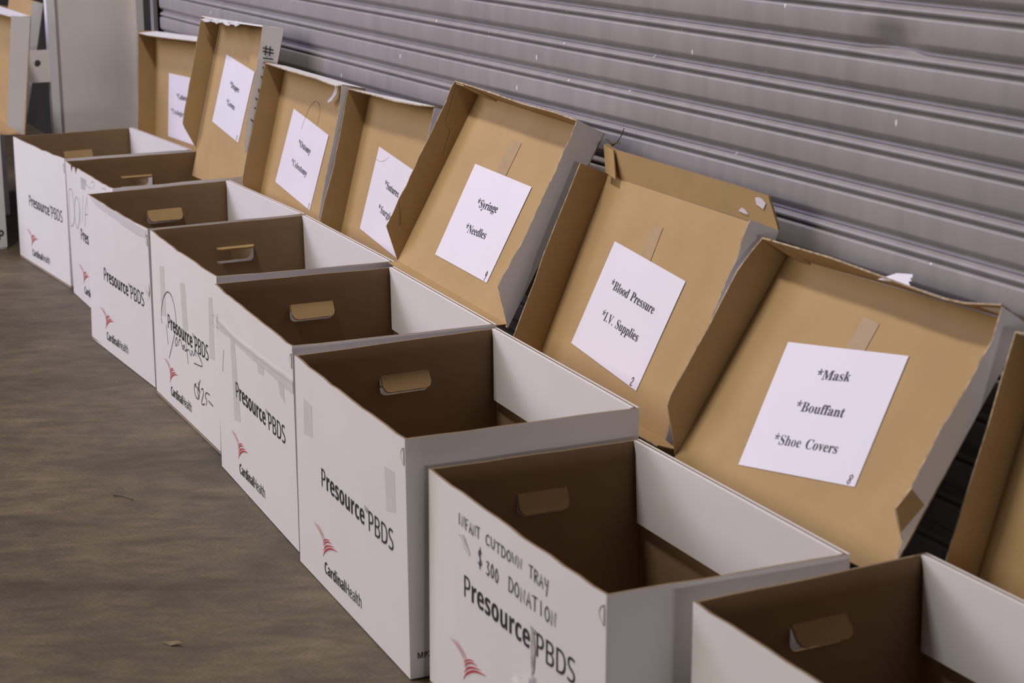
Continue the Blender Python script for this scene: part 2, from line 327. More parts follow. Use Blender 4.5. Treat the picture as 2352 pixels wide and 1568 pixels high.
GLY = {"S":{"*":[185,[[65,104,36,120,75,173,14,178,18,209,82,191,75,255,108,255,101,191,166,209,171,178,109,173,149,120,120,104,91,163]]],".":[90,[[45,-5,39,-4,35,-2,30,1,27,5,25,11,24,18,25,26,27,31,30,36,35,38,39,40,45,41,50,40,55,38,60,36,63,31,65,26,66,18,65,11,63,5,60,1,55,-2,50,-4]]],"B":[221,[[8,0,8,9,18,10,26,12,31,16,35,22,37,30,37,41,37,184,37,193,36,200,35,206,32,211,29,214,26,216,21,218,15,219,8,219,8,228,110,228,159,222,188,204,198,175,192,151,174,134,143,124,180,112,202,92,209,66,207,47,199,30,186,17,168,8,145,2,119,0],[91,126,110,127,123,130,132,136,138,145,141,157,142,173,142,186,139,198,135,206,128,212,119,216,108,217,101,216,97,215,94,212,92,208,91,203,91,195],[111,12,124,13,134,18,142,25,146,34,149,48,150,64,149,81,145,94,139,104,129,110,116,114,99,116,91,116,91,33,91,26,93,20,95,17,99,14,104,13]]],"C":[234,[[128,-5,107,-4,87,1,69,10,53,21,39,36,28,52,20,71,15,92,13,114,15,136,20,157,28,175,39,192,53,206,69,217,88,226,108,231,130,233,146,231,164,227,184,220,187,219,190,218,194,218,201,219,206,224,210,233,218,233,218,154,210,154,201,173,191,190,178,203,164,214,149,220,133,222,99,210,79,173,72,113,79,57,102,23,139,12,152,13,166,16,179,22,192,30,203,41,214,53,224,44,198,17,166,0]]],"D":[248,[[10,0,10,9,19,10,27,12,31,15,34,20,36,27,37,37,37,187,36,199,34,207,30,213,25,217,17,219,7,219,7,228,111,228,148,224,178,215,203,198,220,176,231,148,234,114,221,51,181,13,114,0],[111,12,131,15,147,23,160,37,168,57,174,83,175,115,168,171,147,205,111,217,104,216,98,214,95,212,93,207,91,201,91,192,91,36,91,28,93,21,95,17,98,14,104,13]]],"G":[254,[[134,-5,111,-3,90,2,71,10,54,21,40,35,29,51,20,70,15,91,14,115,15,137,20,157,29,176,40,192,54,206,70,218,88,226,107,231,129,233,146,231,165,227,185,220,188,219,191,218,197,218,200,219,203,221,205,224,207,228,210,233,219,233,219,154,210,154,205,167,198,179,191,189,183,199,174,207,165,213,155,218,144,221,134,222,100,210,80,174,73,114,75,82,80,55,90,34,103,19,119,9,138,6,149,7,158,10,164,14,168,19,170,27,171,36,171,64,171,73,168,80,165,85,159,88,150,90,138,91,138,99,250,99,250,91,240,90,233,88,228,85,225,81,224,74,223,64,223,14,194,4,164,-3]]],"I":[130,[[7,0,7,9,17,10,25,13,31,16,34,21,37,28,38,38,38,193,37,203,35,209,32,214,26,217,18,218,7,219,7,228,122,228,122,219,112,218,103,217,98,214,94,209,92,203,91,193,91,39,92,32,92,27,94,22,96,18,99,15,103,13,108,11,115,10,123,9,123,0]]],"M":[317,[[7,0,7,9,17,10,25,12,31,16,35,21,37,29,38,40,38,191,37,198,37,203,35,208,33,211,30,214,26,216,21,218,15,219,7,219,7,228,92,228,158,71,225,228,309,228,309,219,299,218,292,215,286,212,283,206,281,199,280,189,280,43,280,34,281,27,282,21,284,17,287,14,291,12,295,10,301,9,308,9,308,0,198,0,198,9,205,10,211,11,216,12,220,15,223,18,225,22,226,27,227,34,227,42,227,199,144,0,135,0,53,194,53,40,54,29,56,20,60,15,66,11,74,9,85,9,85,0]]],"N":[247,[[201,-5,53,175,53,39,54,29,56,21,59,15,65,12,73,10,83,9,83,0,9,0,9,9,16,9,22,10,27,12,31,14,34,17,36,21,37,26,38,32,38,39,38,194,28,206,22,213,18,217,13,219,9,219,9,228,78,228,195,84,195,189,195,196,194,202,193,207,191,211,188,214,184,216,179,217,173,218,166,219,166,228,240,228,240,219,229,218,222,216,217,212,213,207,212,199,211,188,211,-5]]],"O":[263,[[130,-5,114,-4,99,-1,84,4,71,11,58,19,47,29,37,40,29,53,22,67,18,82,15,97,14,114,15,130,18,146,22,161,29,175,37,187,47,199,59,209,71,217,85,224,100,229,116,232,133,233,149,232,164,229,179,224,192,217,204,209,216,199,225,188,234,175,240,162,245,147,248,131,249,114,248,97,245,82,240,67,234,53,225,40,215,29,204,19,191,11,177,4,163,-1,147,-4],[132,6,164,18,183,54,190,114,188,146,183,173,174,194,162,209,147,219,130,222,98,210,79,174,73,114,74,81,80,55,89,34,101,18,115,9]]],"P":[209,[[8,0,8,9,18,10,26,12,31,16,35,21,37,30,37,40,37,189,37,199,35,207,31,212,26,216,18,218,8,219,8,228,107,228,133,227,153,224,168,220,178,214,187,207,195,199,200,189,203,178,204,166,202,148,195,133,183,120,167,110,146,105,121,103,91,103,91,40,92,30,94,21,97,16,102,12,110,10,121,9,121,0],[91,115,101,115,116,116,127,120,136,126,142,136,145,148,146,165,145,180,142,193,138,203,130,210,121,214,108,216,102,215,98,214,95,212,93,209,91,205,91,199]]],"S":[195,[[21,-5,21,79,31,79,38,57,46,39,56,25,68,15,82,9,98,7,110,9,120,12,128,18,135,26,138,35,139,45,136,58,127,70,112,80,81,95,64,105,49,116,38,126,31,138,26,151,25,166,26,179,29,191,34,201,40,211,48,218,58,225,68,229,80,232,92,233,99,233,107,232,115,231,123,229,132,227,141,224,144,223,148,222,155,223,158,227,160,233,170,233,170,160,161,160,157,172,153,182,147,192,140,201,132,208,124,214,115,219,106,221,97,222,86,221,77,218,70,213,64,207,61,199,60,190,61,182,64,175,69,168,75,162,84,157,94,151,127,136,139,130,150,123,159,117,166,109,171,102,175,94,178,86,179,76,180,66,179,53,175,40,169,29,162,19,152,11,140,4,127,-1,112,-4,96,-5,90,-5,85,-5,79,-4,74,-3,68,-1,63,0,58,2,53,4,49,5,44,6,39,6,36,5,33,1,32,-2,31,-5]]],"U":[246,[[124,-6,96,-4,74,3,57,14,46,30,39,52,37,78,37,189,36,199,34,207,30,212,25,216,17,218,7,219,7,228,120,228,120,219,113,218,106,217,101,216,97,214,94,211,93,208,91,203,91,197,90,189,90,70,92,52,95,37,102,26,111,18,122,13,137,11,170,19,190,42,196,80,196,189,195,199,193,206,190,212,184,215,176,218,164,219,164,228,237,228,237,219,228,217,221,215,216,211,214,205,212,198,211,189,211,91,209,59,202,34,190,16,173,4,151,-4]]],"V":[214,[[106,-6,22,190,19,198,15,204,11,210,7,214,1,218,-7,219,-7,228,105,228,105,219,96,219,89,218,83,216,79,213,77,210,76,205,77,201,78,196,81,189,129,72,174,189,176,195,177,200,177,204,177,209,174,213,171,216,165,218,158,219,149,219,149,228,221,228,221,219,214,219,209,217,204,214,200,209,196,201,191,191,115,-6]]],"a":[172,[[127,-5,113,-3,104,5,100,17,84,5,67,-2,48,-4,37,-3,28,0,20,6,15,13,11,22,10,32,12,45,20,58,32,68,49,77,71,86,99,95,99,121,99,129,97,136,93,141,89,145,82,147,74,148,62,147,54,143,52,137,54,132,57,128,59,124,61,120,61,116,61,110,59,105,55,101,50,98,45,96,39,95,32,96,27,98,22,102,19,106,17,112,16,118,17,126,20,133,25,139,31,145,38,150,47,154,57,157,69,159,81,159,103,158,119,153,132,146,140,136,145,122,146,105,146,31,147,26,147,22,148,18,152,17,155,18,160,21,165,14,153,3,141,-3],[76,17,83,18,87,20,91,23,95,27,99,32,99,85,77,76,64,61,59,42,61,28,66,20]]],"c":[147,[[78,-5,66,-4,54,0,43,5,34,13,26,23,19,34,14,47,11,60,10,75,11,91,14,105,20,118,28,130,37,140,48,148,60,155,73,158,87,160,102,158,115,155,125,149,133,142,137,133,139,123,138,117,136,112,133,108,129,105,124,103,118,102,107,105,100,112,98,125,98,129,99,132,99,136,97,143,92,147,85,148,69,142,59,124,56,94,57,71,62,53,69,38,78,28,89,21,102,19,114,21,125,27,136,36,142,30,124,11,103,-1]]],"d":[185,[[70,-5,59,-4,48,0,39,5,30,13,23,22,17,33,13,46,11,59,10,74,11,90,13,105,18,119,24,131,32,141,41,149,51,154,61,158,73,159,88,157,100,151,111,140,111,200,111,207,109,212,106,215,102,217,96,219,88,220,88,228,160,228,160,38,160,30,161,24,162,20,165,17,170,15,177,14,177,5,157,4,136,1,111,-5,111,19,101,6,87,-2],[86,14,91,15,96,17,101,21,105,25,109,31,111,38,111,121,110,126,107,131,103,135,98,138,93,140,87,140,78,139,70,133,65,125,62,113,59,96,59,77,59,57,61,41,65,29,70,21,77,16]]],"e":[150,[[77,-5,64,-4,53,0,42,5,33,13,25,23,18,34,14,48,11,62,10,79,11,94,14,108,19,120,26,131,34,141,43,149,54,155,66,158,79,159,97,157,112,151,124,140,134,126,139,108,141,87,141,83,58,83,63,49,77,28,100,21,112,24,124,31,135,43,142,36,124,13,102,0],[58,96,101,96,101,107,100,120,99,131,97,139,93,144,88,147,81,148,68,143,61,128,58,102]]],"f":[107,[[7,0,7,8,13,9,17,10,20,11,22,13,24,15,26,21,26,28,26,37,26,138,8,138,8,155,26,155,26,177,28,193,33,207,42,218,54,226,69,231,87,232,100,231,111,228,120,223,126,216,130,208,132,200,131,193,129,188,126,183,122,180,117,178,112,178,107,178,102,180,98,183,95,186,93,190,92,195,93,200,94,205,96,210,98,213,99,216,98,219,95,221,90,222,84,221,79,219,77,215,75,210,74,203,74,195,74,155,102,155,102,138,74,138,74,33,74,24,76,17,79,13,83,10,90,9,100,8,100,0]]],"g":[164,[[73,-70,53,-69,37,-66,24,-61,15,-54,9,-46,7,-37,10,-27,19,-19,34,-13,22,-5,14,4,12,15,13,23,16,30,21,37,29,43,39,49,51,55,29,67,16,84,11,106,12,116,15,125,20,134,26,141,34,147,44,152,54,156,66,158,79,159,92,158,104,156,117,152,158,152,158,134,134,134,141,124,144,113,146,102,145,92,142,84,138,76,132,69,125,63,117,58,107,54,97,52,86,51,81,52,76,52,71,52,65,52,60,50,56,47,53,44,51,40,50,36,53,29,59,26,71,25,88,25,104,24,118,23,129,20,139,17,146,12,151,6,155,-1,157,-9,158,-18,155,-33,148,-46,136,-56,120,-64,98,-69],[79,62,86,63,91,67,95,73,98,81,99,92,100,105,99,119,98,130,95,138,91,144,86,147,79,148,72,147,66,144,62,138,59,130,58,119,57,105,58,92,59,81,62,73,66,67,72,63],[80,-58,109,-55,126,-47,132,-33,131,-28,128,-24,125,-21,119,-19,112,-18,102,-17,48,-17,42,-23,38,-29,37,-36,38,-42,41,-47,47,-52,56,-55,67,-57]]],"h":[190,[[9,0,9,8,15,9,19,10,22,13,25,16,26,21,26,28,26,199,26,206,25,211,23,215,20,217,15,219,9,220,9,228,74,228,74,133,88,148,103,156,122,159,146,153,160,135,165,106,165,28,166,22,167,17,169,13,172,10,176,9,182,8,182,0,101,0,101,8,111,10,116,17,118,28,118,108,117,117,116,124,115,129,112,133,107,135,101,136,91,134,82,128,74,118,74,28,74,22,75,17,77,13,80,10,84,9,90,8,90,0]]],"i":[99,[[50,181,44,182,38,184,32,188,28,193,26,199,25,206,26,213,28,219,32,224,38,228,44,231,50,232,57,231,63,228,68,224,72,219,75,213,76,206,75,199,72,193,68,188,63,184,57,182],[9,0,9,8,15,9,20,10,23,13,25,16,26,21,26,28,26,126,26,133,25,139,23,142,21,145,16,146,10,147,10,155,74,155,74,28,75,22,76,17,77,13,80,11,84,9,90,8,90,0]]],"k":[179,[[9,0,9,8,15,9,20,11,23,13,25,16,26,21,26,28,26,199,26,206,25,211,24,215,21,217,16,219,10,220,10,228,74,228,74,84,113,124,118,129,121,134,122,139,120,143,114,146,104,147,103,155,173,155,173,147,160,144,148,139,137,130,111,104,173,17,177,12,182,9,188,8,188,0,105,0,105,8,115,9,118,11,120,16,118,21,116,25,81,74,74,67,74,28,74,22,75,17,77,13,80,11,84,9,90,8,90,0]]],"l":[100,[[9,0,9,8,15,9,20,10,23,13,25,16,26,21,26,28,26,199,26,205,25,211,24,215,21,217,16,219,10,220,10,228,74,228,74,28,75,22,76,17,77,13,80,11,84,9,90,8,90,0]]],"m":[277,[[9,0,9,8,15,9,19,10,22,13,25,16,26,21,26,28,26,127,26,133,25,138,23,142,20,145,15,146,9,147,9,155,73,155,73,132,87,147,102,156,119,159,138,156,152,146,160,131,174,146,190,156,209,159,233,153,247,135,252,106,252,28,252,22,253,17,255,13,258,10,262,9,268,8,268,0,189,0,189,8,194,9,199,10,201,13,203,17,204,22,205,28,205,108,204,117,203,124,202,129,199,133,195,135,189,136,179,134,170,128,162,119,162,28,163,22,164,17,165,13,168,10,172,9,178,8,178,0,100,0,100,8,105,9,110,10,112,13,114,17,115,22,116,28,116,108,116,117,115,123,113,129,110,133,106,135,100,136,90,134,81,128,73,118,73,28,74,22,75,17,76,13,79,11,83,9,89,8,89,0]]],"n":[190,[[9,0,9,8,15,9,19,10,22,13,25,16,26,21,26,28,26,127,26,133,25,138,23,142,20,145,15,146,9,147,9,155,74,155,74,134,87,148,103,156,122,159,146,153,160,135,165,106,165,28,166,22,167,17,169,13,172,10,176,9,182,8,182,0,101,0,101,8,111,10,116,17,118,28,118,108,117,117,116,124,115,129,112,133,107,135,101,136,91,134,82,128,74,118,74,28,74,22,75,17,77,13,80,10,84,9,90,8,90,0]]],"o":[168,[[84,-5,70,-4,57,0,45,6,35,14,26,24,19,35,14,48,10,62,9,77,10,92,14,106,19,119,26,131,35,141,45,149,57,154,70,158,84,159,98,158,111,155,123,149,133,141,142,131,149,120,154,107,157,93,158,77,157,61,154,47,149,34,142,23,133,13,123,5,111,0,98,-4],[84,6,93,7,100,12,104,19,106,25,108,32,109,41,109,51,110,63,110,77,109,103,107,123,104,135,99,143,92,148,84,149,75,148,69,143,64,135,61,122,59,103,58,77,59,63,59,51,60,41,61,32,62,25,64,19,69,12,76,7]]],"p":[186,[[9,-70,9,-62,13,-61,17,-60,20,-59,22,-56,24,-54,25,-50,26,-46,26,-40,26,-32,26,122,26,131,25,137,23,142,20,144,16,146,10,147,10,155,72,155,72,131,83,147,98,156,115,160,127,158,137,155,146,149,155,141,162,132,167,121,172,108,174,95,175,80,174,64,172,50,167,36,161,24,154,14,146,6,136,0,125,-4,113,-5,98,-3,85,4,74,16,74,-29,74,-37,75,-44,76,-49,78,-54,80,-57,83,-59,88,-60,93,-61,99,-61,99,-70],[98,14,107,16,114,21,120,30,123,42,126,58,126,77,126,96,124,112,121,124,116,132,109,137,99,139,90,137,81,129,74,118,74,34,80,23,88,16]]],"r":[144,[[9,0,9,8,15,9,20,10,23,13,25,16,26,21,26,28,26,126,26,133,25,139,23,143,20,145,16,146,10,147,10,155,73,155,73,126,79,136,86,144,94,151,101,155,109,158,117,159,125,158,132,156,138,152,142,147,144,140,145,133,144,127,142,122,139,117,135,114,130,112,124,111,119,112,114,113,111,115,108,118,106,121,103,125,101,128,98,129,94,130,90,129,85,126,81,121,77,114,75,106,75,96,75,28,75,21,77,16,79,13,84,10,90,9,99,8,99,0]]],"s":[144,[[76,-5,66,-4,55,-1,43,3,39,4,32,3,28,0,26,-4,18,-4,18,53,27,53,30,40,36,29,43,19,52,13,61,9,70,7,78,8,84,10,89,13,93,18,95,23,96,29,94,38,88,46,78,52,53,65,43,71,34,77,27,85,22,92,19,101,18,110,20,123,25,135,32,145,43,153,56,158,71,160,74,159,78,159,83,158,88,157,93,155,99,154,102,153,106,152,110,153,113,156,115,160,122,160,122,111,114,111,110,122,105,131,98,139,91,144,83,147,75,148,68,148,62,146,58,143,55,139,53,135,52,130,53,125,55,120,58,116,62,113,67,109,73,106,96,95,106,89,114,83,121,76,125,68,128,58,129,47,127,32,122,20,114,9,103,1,90,-3]]],"t":[114,[[62,-5,50,-4,40,0,33,5,28,13,25,23,24,36,24,139,10,139,10,150,23,162,34,174,44,185,52,195,59,204,64,212,72,212,72,155,104,155,104,139,72,139,72,41,72,35,73,29,75,25,77,22,80,21,84,20,91,22,98,28,103,37,111,33,99,12,82,-1]]],"u":[187,[[65,-5,52,-4,41,1,33,9,27,19,24,32,23,48,23,124,22,131,21,137,20,141,17,144,12,146,6,147,6,155,71,155,71,37,71,32,73,27,75,23,79,20,83,18,88,18,98,19,107,25,114,33,114,124,114,132,113,137,110,142,107,145,102,146,95,147,95,155,162,155,162,35,162,28,163,23,166,19,169,17,174,16,180,15,180,6,160,5,138,1,114,-5,114,20,108,13,101,7,93,2,84,-2,75,-4]]],"v":[153,[[71,-5,19,124,16,131,14,136,11,141,8,144,4,146,-1,147,-1,155,82,155,82,147,78,147,70,146,66,143,64,138,65,135,92,61,118,126,119,130,120,134,118,142,112,146,102,147,102,155,152,155,152,147,147,146,142,143,139,139,136,135,133,129,130,122,80,-5]]],"w":[217,[[61,-5,8,132,7,136,5,140,3,142,1,144,-2,146,-5,147,-5,155,69,155,69,147,65,146,60,145,58,143,57,138,58,133,59,129,60,126,83,63,105,118,100,133,99,138,97,142,95,144,92,146,89,147,84,147,84,155,162,155,162,147,154,145,149,143,148,138,148,134,149,131,168,71,191,128,192,132,193,135,193,141,190,144,187,146,183,147,178,147,178,155,223,155,223,147,218,147,215,145,212,142,210,139,208,134,206,129,152,-5,144,-5,111,98,70,-5]]],"y":[150,[[26,-70,18,-69,11,-67,5,-62,0,-57,-2,-50,-3,-42,-3,-36,-1,-31,2,-27,7,-23,12,-21,18,-20,23,-20,28,-22,32,-25,35,-28,37,-33,37,-38,37,-42,38,-47,40,-49,47,-48,52,-44,57,-37,60,-32,62,-28,65,-22,67,-16,69,-10,70,-2,18,125,16,130,14,134,12,138,10,140,8,144,5,145,2,146,-2,147,-2,155,81,155,81,147,75,146,71,146,68,145,66,143,64,137,65,133,66,130,93,59,115,121,116,124,117,127,118,130,119,135,118,140,117,143,115,145,111,146,107,147,101,147,101,155,150,155,150,147,145,146,142,144,139,140,136,135,133,129,130,121,81,-12,75,-26,70,-38,65,-48,59,-55,54,-61,48,-65,41,-68,34,-70]]]},"L":{"P":[203,[[33,0,33,240,96,240,125,238,147,232,165,221,176,207,184,190,186,169,185,156,182,144,177,132,170,121,160,112,147,104,132,98,113,95,90,93,63,93,63,0],[63,119,87,119,108,120,125,124,138,130,147,139,153,152,155,168,153,182,148,194,140,202,128,209,113,213,93,214,63,214]]],"B":[218,[[33,0,33,240,101,240,129,238,151,234,169,226,182,215,190,200,192,180,191,167,187,155,180,145,171,137,160,131,146,127,156,124,165,121,174,117,181,112,188,106,193,99,197,90,199,80,200,68,198,48,190,31,178,18,161,8,141,2,117,0],[63,138,107,138,126,139,140,142,149,148,156,155,160,165,161,177,159,189,155,198,147,205,136,210,121,213,102,214,63,214],[63,26,111,26,130,27,145,31,155,38,162,47,167,58,168,71,166,82,162,92,155,101,144,107,129,111,109,112,63,112]]],"D":[245,[[33,0,33,240,106,240,130,238,150,234,169,226,186,216,199,203,210,187,218,168,223,147,225,122,221,85,210,55,192,31,167,14,136,3,99,0],[63,26,95,26,149,36,182,68,193,121,190,150,182,174,169,192,151,204,129,211,102,214,63,214]]],"S":[184,[[83,-3,70,-3,57,-2,46,0,35,2,25,5,17,8,17,37,26,33,36,30,47,27,59,25,72,23,84,23,101,24,114,27,125,33,132,41,137,50,138,61,138,69,136,75,133,81,129,87,123,91,116,96,107,101,95,106,82,111,63,119,48,128,36,138,27,150,22,165,20,182,21,194,24,205,30,215,37,223,46,230,57,236,69,240,82,242,97,243,110,243,122,241,133,239,144,237,154,233,163,230,153,204,145,207,136,210,126,213,117,215,106,216,96,217,82,216,71,212,62,207,56,200,52,191,51,182,51,174,53,167,56,162,60,156,65,152,72,147,81,143,91,138,103,133,116,128,128,122,139,117,148,110,155,103,161,95,165,86,168,76,169,64,166,44,158,28,145,14,128,5,107,-1]]],"H":[249,[[33,0,33,240,63,240,63,138,186,138,186,240,216,240,216,0,186,0,186,112,63,112,63,0]]],"e":[189,[[105,-3,89,-2,74,1,60,7,48,15,38,25,29,38,23,53,20,70,18,89,20,107,23,124,28,139,36,152,45,163,56,172,69,178,83,182,98,183,113,182,126,179,138,173,148,166,157,156,163,145,168,132,171,118,172,102,172,84,49,84,51,66,56,50,65,38,76,29,90,24,106,22,117,22,128,23,137,25,146,27,155,31,164,34,164,8,155,5,146,2,137,-1,127,-2,117,-3],[50,108,141,108,140,122,136,134,131,145,122,153,111,158,98,159,85,158,73,153,64,146,57,135,52,123]]],"a":[188,[[72,-3,57,-2,43,2,32,10,23,20,17,33,15,50,18,67,25,80,37,92,53,100,75,105,102,107,132,108,132,119,131,133,128,143,123,150,115,155,106,158,95,159,86,159,77,157,68,155,60,152,52,149,44,145,35,168,44,172,53,175,63,178,74,181,85,183,97,183,117,181,133,177,145,169,154,157,159,142,161,123,161,0,140,0,134,26,125,17,116,9,108,4,98,0,86,-3],[79,20,93,22,106,26,117,33,125,43,130,56,132,72,132,88,105,87,85,85,70,82,59,76,52,69,47,60,46,50,47,41,50,33,55,28,62,24,70,21]]],"l":[87,[[29,0,29,255,58,255,58,0]]],"t":[121,[[84,-3,74,-3,66,-1,58,2,50,6,44,11,38,18,34,28,32,39,31,52,31,157,5,157,5,171,31,183,43,221,60,221,60,180,112,180,112,157,60,157,60,53,61,43,64,35,68,29,74,24,81,22,89,21,93,21,98,21,102,22,107,23,111,24,114,25,114,2,110,1,106,-1,100,-2,95,-3,89,-3]]],"h":[208,[[29,0,29,255,58,255,58,180,58,172,57,163,56,155,65,164,73,171,82,176,92,180,103,182,115,183,135,181,151,176,164,167,173,155,178,138,180,117,180,0,151,0,151,115,147,139,133,154,111,158,93,157,79,151,69,142,63,129,59,112,58,93,58,0]]],"T":[187,[[78,0,78,213,3,213,3,240,183,240,183,213,108,213,108,0]]],"M":[305,[[33,0,33,240,77,240,151,43,228,240,272,240,272,0,242,0,242,147,242,159,242,171,243,182,243,193,244,202,244,210,163,0,138,0,59,210,59,202,59,193,60,182,60,170,60,158,60,145,60,0]]]},"B":{"r":[152,[[26,0,26,183,64,183,72,152,80,161,87,169,96,177,106,182,117,186,129,187,134,187,137,186,143,186,142,138,138,139,135,140,129,140,119,140,110,138,102,135,95,132,89,127,83,121,79,113,77,104,76,93,76,0]]],"e":[198,[[109,-3,91,-2,75,1,60,7,47,15,36,25,27,38,20,53,16,70,15,90,16,111,20,128,26,144,34,157,44,168,56,176,70,182,85,186,102,187,125,184,145,177,162,165,174,149,182,128,184,103,184,79,66,79,68,66,72,55,78,46,87,39,98,35,111,34,123,34,134,35,144,37,153,40,163,44,174,48,174,10,164,6,155,2,145,0,135,-2,123,-3],[67,112,137,112,136,123,133,132,128,140,122,146,113,150,102,151,93,150,85,147,78,142,73,134,69,125]]],"s":[167,[[76,-3,64,-3,53,-2,43,-1,34,1,25,4,15,7,15,49,26,44,36,41,47,38,58,35,68,34,78,33,86,34,93,35,99,38,102,41,104,45,105,49,104,52,102,57,100,60,96,63,91,66,85,69,76,73,65,78,54,83,45,88,37,93,30,98,25,103,20,110,17,117,16,126,15,136,17,151,24,164,35,174,50,181,67,185,88,187,99,186,110,185,120,183,131,181,141,177,152,172,137,136,128,140,120,143,111,146,103,148,95,149,87,150,75,148,67,144,65,138,66,132,68,130,70,127,74,125,79,122,85,119,93,116,103,111,113,107,122,103,130,98,137,93,143,88,148,81,151,74,153,65,154,54,152,37,145,23,134,12,119,3,100,-2]]],"o":[208,[[103,-3,87,-2,72,2,58,8,46,16,35,27,27,40,20,55,16,73,15,92,18,120,26,143,39,162,57,176,79,184,104,187,121,185,136,182,150,176,162,167,173,156,181,144,188,128,191,111,193,92,190,64,182,40,169,21,151,8,129,-1],[104,37,116,38,126,43,133,51,138,62,141,75,142,92,141,109,138,122,133,133,126,140,116,145,104,146,92,145,82,140,75,133,70,122,67,109,66,92,67,75,70,62,75,51,82,43,92,38]]],"u":[221,[[90,-3,72,-2,56,4,43,13,33,25,27,42,25,64,25,183,75,183,75,76,76,64,78,54,82,47,88,41,95,38,105,37,118,38,129,44,136,52,141,64,143,79,144,97,144,183,194,183,194,0,156,0,149,24,140,15,132,8,123,3,112,-1,102,-3]]],"c":[173,[[101,-3,75,-1,54,7,37,19,25,37,18,61,15,91,16,112,20,130,27,145,35,158,46,169,58,177,72,182,88,186,105,187,117,186,128,185,138,183,147,180,155,177,162,174,147,136,140,139,132,141,125,143,119,145,112,146,105,146,83,140,70,122,66,91,67,74,71,61,76,50,84,43,94,39,105,37,115,38,125,39,133,41,141,45,149,48,156,53,156,10,149,6,141,2,132,0,123,-2,113,-3]]],"C":[214,[[127,-3,104,-2,84,3,66,12,52,23,40,38,31,55,25,74,21,96,19,120,21,143,25,164,33,184,43,201,55,215,71,227,89,236,109,241,132,243,144,243,156,241,168,239,180,235,191,231,202,226,186,185,177,189,168,193,159,196,150,199,141,200,132,201,114,198,99,191,87,179,79,163,74,143,72,119,73,96,78,76,86,60,98,48,113,41,132,39,142,39,152,40,161,42,171,45,182,48,193,52,193,9,183,5,172,2,162,0,151,-2,140,-3]]],"a":[203,[[71,-3,55,-2,42,3,30,11,21,22,16,37,14,55,16,73,23,87,35,98,51,106,71,111,96,113,128,114,128,122,127,131,125,138,120,143,115,147,108,149,99,150,91,150,82,148,73,146,65,143,56,140,48,137,31,171,41,175,52,179,64,183,76,185,89,187,101,187,124,185,143,180,158,171,169,159,175,142,178,122,178,0,143,0,133,25,124,16,115,9,107,3,97,0,85,-3],[90,33,100,34,109,37,117,43,123,50,127,59,128,70,128,85,108,84,94,83,83,80,75,76,70,70,67,63,65,54,66,48,68,42,72,38,77,35,83,34]]],"d":[213,[[84,-3,65,-1,49,7,34,21,24,39,17,63,15,91,17,120,24,144,35,163,49,176,66,184,86,187,98,186,109,183,118,179,126,173,133,167,138,160,139,164,139,169,138,175,137,182,136,189,136,196,136,255,186,255,186,0,148,0,138,24,131,17,124,10,117,5,107,0,97,-2],[102,37,114,38,124,42,131,49,136,58,139,71,140,86,140,91,139,107,136,121,131,132,124,140,114,145,101,146,91,144,82,140,75,132,70,121,67,107,66,91,67,74,70,61,75,50,82,43,91,38]]],"i":[102,[[51,206,44,207,38,209,32,212,28,216,25,222,24,231,25,239,28,246,32,250,38,253,44,255,51,255,58,255,65,253,71,250,75,246,78,239,79,231,78,222,75,216,71,212,65,209,58,207],[26,0,26,183,76,183,76,0]]],"n":[221,[[26,0,26,183,64,183,71,160,80,168,88,175,98,180,108,184,119,186,130,187,149,185,164,180,178,171,188,158,193,141,195,120,195,0,145,0,145,107,145,119,142,129,138,137,133,142,125,146,116,147,102,145,92,140,85,131,80,119,77,104,76,86,76,0]]],"l":[102,[[26,0,26,255,76,255,76,0]]],"M":[317,[[30,0,30,240,99,240,156,56,217,240,286,240,286,0,239,0,239,113,239,121,239,130,240,140,240,149,240,159,241,168,241,176,241,183,241,188,178,0,132,0,74,188,73,183,73,176,74,168,74,159,75,149,75,139,75,129,75,120,76,111,76,0]]],"P":[211,[[30,0,30,240,107,240,135,238,157,231,174,220,186,205,193,186,196,165,195,151,192,138,187,126,180,114,170,105,158,96,143,90,124,87,103,85,81,85,81,0],[81,127,98,127,111,128,122,131,132,135,139,142,143,152,144,163,140,183,126,194,104,198,81,198]]],"2":[192,[[13,0,13,35,74,96,85,108,95,118,103,127,110,135,115,143,119,150,122,157,123,165,124,172,123,181,120,188,116,194,110,198,103,200,95,201,86,200,77,198,68,194,59,190,50,184,40,176,13,209,20,215,27,220,35,226,43,230,52,235,62,238,72,241,85,243,98,243,113,242,127,239,139,235,149,228,158,220,165,211,170,201,173,190,174,178,173,165,171,153,166,142,160,131,153,121,144,110,133,99,121,87,107,74,77,45,181,43,181,0]]]}}


def text_layout(runs):
    """runs of (font, string) -> list of outline loops in em units, total width"""
    x = 0.0
    loops = []
    xmin = None
    for font, s in runs:
        for ch in s:
            if ch == ' ':
                x += 0.26
                continue
            adv, ls = GLY[font][ch]
            for l in ls:
                q = [(x + l[i] / 500.0, l[i + 1] / 500.0) for i in range(0, len(l), 2)]
                m = min(p[0] for p in q)
                xmin = m if xmin is None else min(xmin, m)
                loops.append(q)
            x += adv / 500.0
    xmax = max(p[0] for l in loops for p in l)
    return [[(p[0] - xmin, p[1]) for p in l] for l in loops], xmax - xmin


